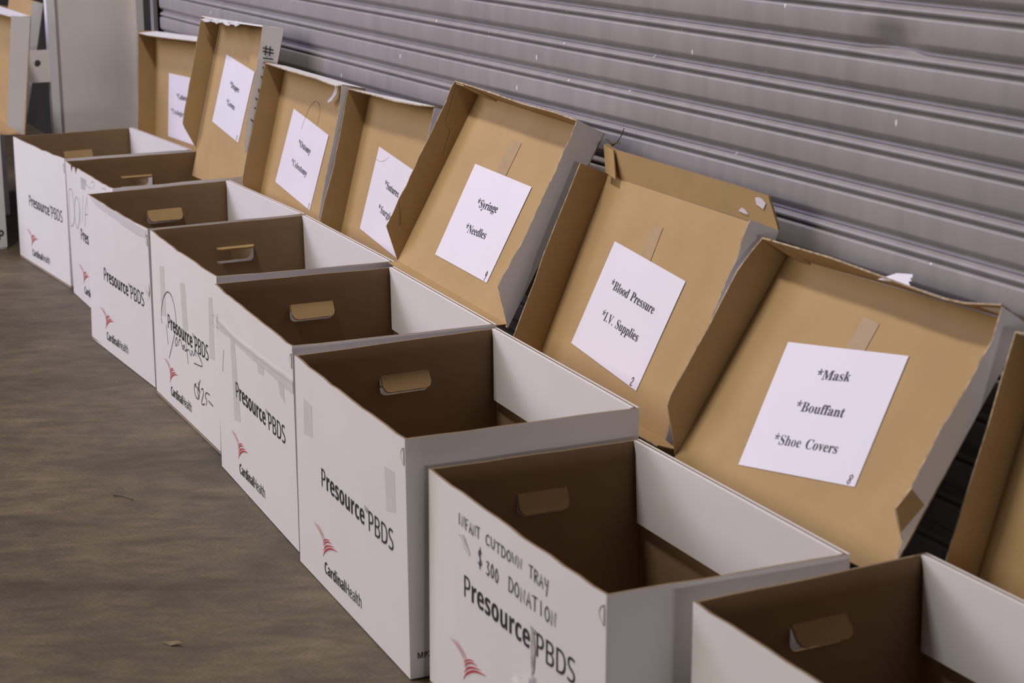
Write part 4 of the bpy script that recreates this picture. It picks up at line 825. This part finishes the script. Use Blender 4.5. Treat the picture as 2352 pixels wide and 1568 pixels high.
# capital letters as pen strokes in a unit cell
CAPS = {'I': [[(.5, 0), (.5, 1)]], 'N': [[(.1, 0), (.12, 1), (.85, .05), (.9, 1)]], 'F': [[(.15, 0), (.15, 1), (.85, 1)], [(.15, .52), (.7, .55)]],
        'A': [[(.05, 0), (.5, 1), (.92, 0)], [(.2, .35), (.8, .38)]], 'T': [[(.02, .95), (1, 1)], [(.5, 1), (.48, 0)]],
        'C': [[(.9, .85), (.6, 1), (.2, .75), (.1, .35), (.35, .02), (.9, .12)]], 'U': [[(.1, 1), (.12, .25), (.45, 0), (.8, .25), (.88, 1)]],
        'D': [[(.1, 0), (.12, 1)], [(.05, 1), (.6, .95), (.95, .5), (.6, .05), (.05, 0)]], 'O': [[(.5, 1), (.12, .7), (.12, .25), (.5, 0), (.88, .3), (.85, .75), (.5, 1)]],
        'W': [[(.02, 1), (.25, .05), (.5, .75), (.72, .05), (1, 1)]], 'R': [[(.12, 0), (.12, 1)], [(.08, 1), (.75, .95), (.8, .65), (.15, .48)], [(.35, .5), (.95, 0)]],
        'Y': [[(.1, 1), (.25, .5), (.75, .5)], [(.88, 1), (.75, .5), (.5, -.35)]], '$': [[(.85, .85), (.5, 1), (.15, .78), (.5, .52), (.88, .25), (.45, .02), (.1, .18)], [(.55, 1.2), (.45, -.2)]],
        '3': [[(.1, .95), (.7, .98), (.4, .58), (.85, .35), (.5, 0), (.08, .1)]], '0': [[(.5, 1), (.15, .6), (.3, .03), (.75, .1), (.85, .6), (.5, 1)]]}
SHARP = 'INFATWY'


def pen_words(B, name, items, w, m):
    for s_, u0, u1, z0, z1, hh in items:
        mb = MB()
        n_ = len(s_)
        cw = (u1 - u0) / n_
        for i, ch in enumerate(s_):
            ub = u0 + i * cw
            zb = z0 + (z1 - z0) * i / max(n_ - 1, 1) + random.uniform(-.0012, .0012)
            for l in CAPS[ch]:
                ribbon(mb, [(ub + p[0] * cw * .80, zb + p[1] * hh) for p in l], w, on(B.F, .0008), curved=ch not in SHARP)
        mb.build(name, [m], B.front)


pen_words(b2, 'handwriting', [('INFANT', .112, .194, .3045, .304, .0175), ('CUTDOWN', .212, .337, .3055, .305, .0160), ('TRAY', .356, .420, .3035, .301, .0185)], .0022, M['pen'])
pen_words(b2, 'handwritten_price', [('$', .185, .203, .2635, .2635, .024), ('300', .214, .259, .2595, .259, .0205), ('DONATION', .290, .444, .2585, .2585, .0215)], .0024, M['pen'])
patch(b2, 'torn_ply', [(.3655, .226), (.374, .222), (.378, .200), (.374, .168), (.366, .158), (.364, .190)], M['torn'], 0.0012)
patch(b2, 'torn_flap', [(.364, .160), (.376, .165), (.372, .115), (.352, .090), (.315, .100), (.300, .128), (.318, .140), (.345, .145)], M['white'], 0.001,
      curl=lambda u, z: max(0, (u - .315)) * .14)
patch(b2, 'paper_tear', [(.122, .293), (.133, .295), (.157, .271), (.153, .268)], M['white'], 0.0012, curl=lambda u, z: .004 if z > .28 else .0)
patch(b6, 'paper_tear', [(.545, .262), (.556, .268), (.562, .248), (.555, .232), (.543, .245)], M['white'], 0.0012, curl=lambda u, z: .006 if u < .55 else .001)
# peeled top ply along the far clean carton's rim
patch(b6, 'peeled_rim', [(.03, .4055), (.16, .4035), (.30, .404), (.45, .402), (.555, .401), (.55, .383), (.48, .377), (.40, .379), (.33, .379), (.31, .384), (.22, .385), (.14, .388), (.08, .392)],
      mat('peeled_board', (0.56, 0.535, 0.53), 0.7, 0.03, 20), 0.0008)

# ---------------------------------------------------------------- lids


class Lid:
    pass


def lid_frame(O, U, V, k):
    O, U, V = Vector(O), Vector(U).normalized(), Vector(V)
    V = (V - U * V.dot(U)).normalized()
    N = U.cross(V)
    O = CAM + (O - CAM) * k

    def f(u, v, n=0.0):
        return O + (U * u + V * v + N * n) * k
    f.O, f.U, f.V, f.N, f.k = O, U, V, N, k
    return f


WL, HL = 0.604, 0.397


def jag(pts, amp):
    return [(p[0] + random.uniform(-amp, amp), p[1] + random.uniform(-amp, amp)) for p in pts]


def dense(pts, n):
    out = []
    for a, b in zip(pts[:-1], pts[1:]):
        for i in range(n):
            t = i / n
            out.append((a[0] + (b[0] - a[0]) * t, a[1] + (b[1] - a[1]) * t))
    return out + [pts[-1]]


def lid(O, U, V, k, label, panel, left, right, top, bottom=0.07, bottom_dir='n', top_mats=(1, 0, 2), rag=0.0010, width=None, rise=0.0, group='lids leaning on the roller shutter'):
    f = lid_frame(O, U, V, k)
    WL = width or 0.604
    root = empty('carton_lid', f(WL / 2, 0))
    f.W = WL
    tag(root, label, 'box lid', group)
    mats = [M['white'], M['kraft'], M['rag']]
    mb = MB()
    mb.slab([panel], f, -f.N * TL_, (1, 0, 2))
    pan = mb.build('lid_panel', mats, root)
    # flanges: outline in (distance up the edge, depth towards the viewer)
    if left:
        pl = [left[0]] + jag(dense(left[1:], 3), rag) + [(HL + .003, left[-1][1] - .001), (HL + .003, 0)]
        mb = MB(); mb.slab([pl], lambda v, n: f(0, v, n), -f.U * TL_, (1, 0, 2)); mb.build('left_flange', mats, root)
    if right:
        pl = [right[0]] + jag(dense(right[1:], 3), rag) + [(right[-1][0], 0)]
        mb = MB(); mb.slab([pl], lambda v, n: f(WL, v, n), f.U * TL_, (1, 0, 2)); mb.build('right_flange', mats, root)
    if top:
        A = [f(u, HL, 0) for u, _, _ in top]
        Bq = [f(u, HL + dv + random.uniform(-rag, rag), n) for u, dv, n in top]
        mb = MB(); mb.strip(A, Bq, f.V * TL_, top_mats); mb.build('top_flange', mats, root)
    if bottom:
        mb = MB()
        if bottom_dir == 'n':
            mb.strip([f(.01, 0), f(WL - .01, 0)], [f(.015, -.004, bottom), f(WL - .015, -.004, bottom)], -f.V * TL_, (1, 0, 2))
        elif bottom_dir == 'flat':
            a, b = f(.01, 0.0), f(WL - .01, 0.0)
            s_ = Vector((0, -bottom, rise))
            mb.strip([a, b], [a + s_, b + s_], Vector((0, 0, -TL_ * .5)), (1, 1, 1))
        else:
            mb.strip([f(.004, 0), f(WL - .03, 0)], [f(.006, -bottom, 0.002), f(WL - .03, -bottom, 0.002)], -f.N * TL_, (1, 0, 2))
        mb.build('bottom_flange', mats, root)
    f.root, f.panel = root, pan
    return f


def sheet(f, quad, lines, number=None, cap=0.0170, tape_=None):
    """printed paper taped into the lid; quad = TL, TR, BR, BL in panel coordinates"""
    TL, TR, BR, BL = [Vector(q) for q in quad]
    mb = MB()
    n = 8
    vs_, fs_ = [], []
    for i in range(n + 1):
        for j in range(n + 1):
            s, t = i / n, j / n
            p = (BL * (1 - s) + BR * s) * (1 - t) + (TL * (1 - s) + TR * s) * t
            vs_.append(f(p.x, p.y, 0.0012 + 0.0004 * math.sin(3.1 * s + 2 * t) ** 2))
    m_ = len(vs_)
    vs_ += [v - f.N * 0.0005 for v in vs_]
    for i in range(n):
        for j in range(n):
            a = i * (n + 1) + j
            q = (a, a + n + 1, a + n + 2, a + 1)
            fs_.append(q); fs_.append(tuple(x + m_ for x in q[::-1]))
    mb.add(vs_, fs_)
    s_ = mb.build('label_sheet', [M['paper']], f.root)
    upv = ((TL - BL) + (TR - BR)).normalized()

    def g(u, v):
        return f(u, v, 0.0018)
    g.up = upv
    for txt, a, b in lines:
        words('printed_text', [('S', txt)], a, b, cap, ('S', 'B'), g, M['ink'], s_)
    if number:
        mb = MB()
        for l in number:
            ribbon(mb, l, 0.0017, g)
        mb.build('handwritten_number', [M['maroon']], s_)
    if tape_:
        mb = MB()
        mb.slab([tape_], lambda u, v: f(u, v, 0.0010), -f.N * .0004, (0, 0, 0))
        mb.build('tape_strip', [M['kraft_tape']], f.root)
    return s_


def num(ch, cx_, cy_, hh=0.0155, ww=0.009):
    D = {'8': [[(.5, 1), (.1, .75), (.8, .3), (.5, 0), (.15, .25), (.85, .75), (.5, 1)]], '2': [[(.1, .75), (.5, 1), (.8, .7), (.1, .05), (.9, .08)]],
         '9': [[(.8, .75), (.4, 1), (.15, .7), (.5, .5), (.8, .8), (.7, 0)]], '7': [[(.1, 1), (.85, .95), (.4, 0)]], '3': [[(.1, .9), (.7, .95), (.35, .55), (.8, .25), (.1, .05)]]}
    return [[(cx_ + (p[0] - .5) * ww, cy_ + (p[1] - .5) * hh) for p in l] for l in D[ch]]


PANEL = [(0, 0), (WL, 0), (WL, HL), (0, HL)]
ftop = lambda *a: [(u, dv, n) for u, dv, n in a]

# nearest lid, cut by the right edge
l1 = lid((-1.957, 1.641, .249), (1, 0, 0), (0, .2955, .9553), 1.0, 'nearest carton lid, cut off by the right edge of the photo', PANEL,
         [(0, 0), (.03, .055), (.06, .062), (.2, .06), (.397, .062)], [(0, 0), (.06, .058), (.397, .062)], [(0, 0, .062), (.2, 0, .06), (.4, 0, .063), (.604, 0, .062)], 0.055)

l2 = lid((-2.700, 1.610, .274), (1.0, .027, .013), (-.026, .557, .830), .945, 'carton lid with the mask, bouffant and shoe covers sheet',
         [(0, -.035), (.604, -.030), (.603, .395), (0, .397)],
         [(0, 0), (.025, .024), (.067, .066), (.101, .071), (.216, .069), (.327, .075), (.394, .063)],
         [(0, .004), (.03, .012), (.065, .054), (.103, .046), (.194, .049), (.27, .045), (.347, .044), (.397, .059)],
         [(0, 0, .062), (.08, .0, .066), (.2, -.002, .066), (.29, -.006, .062), (.40, -.012, .060), (.48, -.014, .058), (.53, -.012, .058), (.604, .0, .060)], None)
sheet(l2, [(0.126, 0.254), (0.412, 0.296), (0.447, 0.075), (0.168, 0.031)],
      [('*Mask', (.237, .2104), (.315, .226)), ('*Bouffant', (.229, .150), (.344, .168)), ('*Shoe Covers', (.220, .086), (.372, .111))], num('8', .430, .083),
      tape_=[(.268, .335), (.312, .331), (.312, .24), (.268, .24)])
mb = MB()      # flange corner buckled outward, its brown side showing
bk = [(.101, .047, .001), (.090, .019, .010), (.038, .033, .010), (.065, .055, .001)]
mb.slab([[(p[0], p[1]) for p in bk]], lambda v, n: l2(WL + TL_ + [q[2] for q in bk if abs(q[0] - v) < 1e-5][0], v, n), l2.U * .002, (1, 1, 1))
mb.build('buckled_corner', [M['kraft'], M['kraft']], l2.root)
mb = MB()      # white outer ply torn up from the top flange
q = [(.325, -.012), (.359, .006), (.394, .011), (.397, .006), (.393, .003), (.399, .001), (.394, -.003), (.402, -.008), (.39, -.009), (.36, -.009)]
mb.slab([q], lambda u, v: l2(u, HL + v, .058), -l2.N * .0008, (0, 0, 0))
mb.build('torn_paper', [M['paper']], l2.root)
mb = MB()
mb.strip([l2(.045, HL - .001, .000), l2(.075, HL - .001, .0)], [l2(.0, HL + .003, .064), l2(.030, HL + .003, .066)], l2.V * -.003, (0, 0, 0))
mb.build('corner_tab', [M['kraft']], l2.root)

l3 = lid((-3.187, 1.580, .318), (1.0, -.014, -.006), (.011, .387, .922), 1.0, 'carton lid with the blood pressure and I.V. supplies sheet',
         [(0, -.06), (.604, -.06), (.606, .396), (0, .397)],
         [(-.01, .0), (0, .064), (.046, .068), (.211, .069), (.397, .066)],
         [(-.01, .0), (.01, .060), (.065, .066), (.186, .061), (.27, .062), (.338, .058), (.372, .062), (.397, .06)],
         None, 0.06)
a60 = math.radians(60)
mb = MB()
tp = [(.0, .0), (.604, .0), (.600, .012), (.581, .054), (.45, .056), (.25, .056), (.044, .056), (.004, .063)]
mb.slab([tp], lambda u, q: l3(u, HL + q * math.sin(a60), q * math.cos(a60)), (l3.V * math.cos(a60) - l3.N * math.sin(a60)) * TH, (1, 0, 2))
tfl = mb.build('top_flange', [M['white'], M['kraft'], M['edge']], l3.root)
mb = MB()
mb.slab([[(.003, .061), (.043, .054), (.060, -.004), (.018, .004)]], lambda u, q: l3(u, HL + q * math.sin(a60), q * math.cos(a60) + .012 * (1 - q / .06) + .004), -l3.N * .003, (0, 0, 0))
mb.build('corner_tab', [M['kraft']], tfl)
for pl in ([(.541, .045), (.552, .048), (.563, .047), (.574, .041), (.564, .029), (.554, .032), (.544, .034)], [(.484, .013), (.494, .020), (.505, .019), (.516, .012), (.505, .011)]):
    mb = MB()
    mb.slab([pl], lambda u, q: l3(u, HL + q * math.sin(a60) - .0006, q * math.cos(a60) + .0014), -l3.N * .0008, (0, 0, 0))
    mb.build('torn_patch', [M['paper']], tfl)
sheet(l3, [(0.118, 0.284), (0.398, 0.263), (0.374, 0.051), (0.099, 0.075)],
      [('*Blood Pressure', (.160, .200), (.335, .187)), ('*I.V. Supplies', (.168, .141), (.317, .130))], num('2', .351, .063),
      tape_=[(.225, .34), (.262, .338), (.262, .26), (.225, .26)])

l4 = lid((-3.720, 1.513, .438), (.999, -.039, -.017), (.034, .476, .879), 1.035, 'carton lid with the syringe and needles sheet',
         [(0, -.002), (.602, -.006), (.606, .400), (0, .397)],
         [(0, 0), (.056, .058), (.154, .059), (.216, .060), (.351, .061), (.397, .063)],
         [(-.005, 0), (.058, .057), (.120, .054), (.199, .052), (.342, .057), (.399, .062)],
         [(0, 0, .063), (.05, .001, .064), (.2, 0, .062), (.36, -.002, .061), (.5, -.001, .062), (.606, .0, .062)], 0.026, 'flat', rag=.0016)
sheet(l4, [(0.147, 0.256), (0.436, 0.256), (0.443, 0.05), (0.165, 0.05)],
      [('*Syringe', (.241, .176), (.343, .181)), ('*Needles', (.244, .120), (.348, .124))], num('9', .426, .061, .019),
      tape_=[(.255, .33), (.305, .33), (.305, .25), (.255, .25)])
mb = MB()
for l in ([(.395, .055), (.31, .040), (.30, .022), (.25, .012)], [(.12, .057), (.07, .030), (.115, .052)]):
    ribbon(mb, l, .0024, lambda v, n: l4(.0015, v, n), curved=False)
mb.build('torn_sliver', [mat('sliver', (.40, .29, .17), .8, .1, 40)], l4.root)
mb = MB()
mb.strip([l4(.05, HL - .001, .002), l4(.10, HL - .001, .002)], [l4(.004, HL - .001, .060), l4(.05, HL - .001, .062)], -l4.V * .003, (0, 0, 0))
mb.build('corner_tab', [M['kraft']], l4.root)

l5 = lid((-4.469, 1.654, .321), (1, .002, .025), (-.025, .254, .967), .985, 'carton lid with the sutures and surgical sheet',
         [(0, -.04), (.54, -.04), (.54, .397), (0, .397)],
         [(.02, .0), (.055, .060), (.066, .062), (.2, .056), (.3, .058), (.4, .06)], [(.02, .0), (.06, .06), (.397, .06)],
         [(0, -.003, .060), (.1, -.004, .061), (.2, -.006, .062), (.3, -.007, .059), (.45, -.005, .061), (.54, 0, .06)], 0.03, top_mats=(1, 0, 2), width=.54)
sheet(l5, [(.133, .274), (.412, .236), (.398, .028), (.119, .065)], [('*Sutures', (.216, .183), (.312, .168)), ('*Surgical', (.208, .1225), (.322, .105))])
strokes5 = MB()
ribbon(strokes5, [(.13, .243), (.16, .240), (.185, .245), (.21, .256)], .0008, lambda u, v: l5(u, v, .0026))
strokes5.build('scuff_line', [M['pale_pen']], l5.root)

l6 = lid((-5.141, 1.664, .325), (1, .003, -.002), (.001, .239, .971), .975, 'carton lid with the ostomy and colostomy sheet',
         [(0, -.04), (.604, -.04), (.606, .399), (0, .397)],
         [(.01, .0), (.046, .056), (.06, .061), (.2, .061), (.397, .061)], [(.01, .0), (.054, .053), (.2, .055), (.332, .056), (.395, .062)],
         [(0, -.003, .060), (.2, -.005, .060), (.4, -.006, .060), (.5, -.008, .058), (.56, -.010, .060), (.606, -.002, .062)], 0.03)
sheet(l6, [(0.135, 0.292), (0.432, 0.255), (0.405, 0.047), (0.104, 0.08)], [('*Ostomy', (.223, .2005), (.326, .188)), ('*Colostomy', (.199, .144), (.331, .128))], num('7', .393, .056, .014, .009))
mb = MB()
mb.slab([[(.43, .0), (.455, -.004), (.462, -.03), (.442, -.052), (.420, -.060), (.418, -.052), (.436, -.040), (.440, -.022)]], lambda u, v: l6(u, HL + v, .012 - v * .1), -l6.N * .0006, (0, 0, 0))
mb.build('torn_paper', [M['paper']], l6.root)
mb = MB()
ribbon(mb, [(.225, .245), (.245, .300), (.285, .330), (.325, .320), (.335, .290), (.33, .27)], .0016, lambda u, v: l6(u, v, .0016))
mb.build('pencil_loop', [M['edge']], l6.root)

l7 = lid((-5.636, 1.635, .422), (1, -.010, .028), (-.025, .237, .971), .997, 'tall-standing carton lid with the drapes and gowns sheet, tape bunched on its top',
         [(0, 0), (.600, 0), (.600, .397), (0, .399)],
         [(0, .003), (.054, .051), (.071, .059), (.187, .060), (.401, .060)], [(0, .003), (.051, .047), (.127, .057), (.338, .057), (.397, .062)],
         [(0, -.002, .060), (.1, -.006, .062), (.2, -.008, .060), (.35, -.006, .062), (.604, -.005, .062)], 0.085, 'down', top_mats=(0, 0, 0))
sheet(l7, [(0.13, 0.298), (0.425, 0.265), (0.395, 0.057), (0.107, 0.093)], [('*Drapes', (.216, .207), (.312, .196)), ('*Gowns', (.212, .155), (.303, .143))], num('3', .374, .069, .014, .009))
mb = MB()
prev = None
A, Bq = [], []
for i in range(14):
    u = .03 + i * .028
    A.append(l7(u, HL - .002 + random.uniform(-.002, .003), .050 + random.uniform(-.004, .004)))
    Bq.append(l7(u + random.uniform(-.01, .01), HL - .004 - (.006 + .007 * math.sin(i * .8) ** 2) - random.uniform(0, .003), .066 + random.uniform(0, .006)))
mb.strip(A, Bq, l7.N * .001, (0, 0, 0))
mb.build('bunched_tape', [mat('shiny_tape', (.60, .575, .59), .15, .05, 40, .5, 60)], l7.root)
fl7 = [o for o in l7.root.children if o.name.startswith('right_flange')][0]
mb = MB()
g7 = lambda v, n: l7(WL + .006, v, n)
for l in ([(.335, .020), (.335, .050)], [(.326, .018), (.326, .048)], [(.342, .030), (.318, .028)], [(.342, .042), (.318, .040)], [(.310, .016), (.308, .044)], [(.298, .016), (.296, .040)],
          [(.270, .030), (.284, .040)], [(.250, .034), (.258, .040)], [(.216, .030), (.222, .042), (.214, .038)], [(.19, .034), (.196, .044)], [(.165, .03), (.17, .042)], [(.13, .036), (.136, .046)]):
    ribbon(mb, l, .0034, g7, curved=False)
mb.build('handwriting', [M['ink']], fl7)

l8 = lid((-6.384, 1.703, .318), (.998, .053, .032), (-.035, .068, .997), 1.01, 'carton lid with a half hidden sheet, leaning at the far end of the roller shutter',
         [(0, -.03), (.604, -.03), (.604, .397), (0, .397)],
         [(-.03, 0), (-.02, .058), (.061, .060), (.405, .062)], [(-.03, 0), (-.02, .058), (.061, .060), (.397, .062)],
         [(0, -.006, .062), (.1, -.011, .062), (.3, -.011, .060), (.604, -.008, .060)], 0.085)
sheet(l8, [(.144, .267), (.423, .264), (.420, .049), (.141, .055)], [('*Catheters', (.226, .188), (.350, .186)), ('*Urological', (.170, .135), (.318, .132))])

g_left = 'lids at the left edge of the photo'
l9 = lid((-7.055, 1.286, .377), (1, 0, 0), (0, .112, .994), 1.0, 'carton lid at the far left edge with a bright white side flange', [(0, 0), (.555, 0), (.555, HL), (0, HL)],
         [(0, 0), (.05, .058), (.397, .062)], [(.0, .006), (.030, .060), (.397, .064)], [(0, -.012, .062), (.3, -.012, .06), (.555, -.006, .062)], 0.085, group=g_left, width=.555)
l10 = lid((-7.66, 1.402, .335), (1, 0, 0), (0, .203, .979), 1.0, 'carton lid behind the far left lid, partly hidden by the column plate',
          [(0, 0), (WL, 0), (WL, .45), (0, .45)], [(0, 0), (.05, .05), (.45, .05)], [(0, 0), (.05, .030), (.30, .034), (.45, .040)], None, 0.07, group=g_left)

# ---------------------------------------------------------------- scraps
mb = MB()
def tube(mb, pts, r0, r1, n=5):
    pts = [Vector(p) for p in pts]
    k0 = len(mb.v)
    for i, p in enumerate(pts):
        d = (pts[min(i + 1, len(pts) - 1)] - pts[max(i - 1, 0)]).normalized()
        a = d.orthogonal().normalized(); b = d.cross(a)
        r = r0 + (r1 - r0) * i / (len(pts) - 1)
        mb.v += [p + (a * math.cos(2 * math.pi * j / n) + b * math.sin(2 * math.pi * j / n)) * r for j in range(n)]
    for i in range(len(pts) - 1):
        for j in range(n):
            mb.f.append([k0 + i * n + j, k0 + i * n + (j + 1) % n, k0 + (i + 1) * n + (j + 1) % n, k0 + (i + 1) * n + j]); mb.m.append(0)


tube(mb, [(-3.236, 1.762, .722), (-3.218, 1.762, .735), (-3.195, 1.762, .747), (-3.184, 1.764, .760), (-3.178, 1.766, .774)], .0026, .0008)
tube(mb, [(-3.205, 1.762, .742), (-3.185, 1.758, .744), (-3.176, 1.757, .747)], .0014, .0007)
tube(mb, [(-3.215, 1.762, .738), (-3.225, 1.757, .745), (-3.235, 1.757, .747)], .002, .001)
tag(mb.build('dry_sprig', [M['twig']], smooth=True), 'dry grass sprig stuck behind the top corner of the blood pressure lid', 'twig')
mb = MB()
tube(mb, [(-3.715, .868, .002), (-3.694, .880, .0045), (-3.668, .898, .0025)], .0012, .0008)
tag(mb.build('twig', [mat('dark_stem', (.03, .026, .022), .8)], smooth=True), 'tiny dark curved twig lying on the concrete left of the cartons', 'twig')
mb = MB()
mb.slab([[(-2.925, .752), (-2.905, .760), (-2.893, .778), (-2.905, .774), (-2.922, .766)]], lambda x, y: (x, y, .0015 + .006 * (y > .77)), (0, 0, -.0008), (0, 0, 0))
tag(mb.build('dry_leaf', [M['twig']]), 'small dry leaf scrap on the concrete near the lower edge', 'leaf')
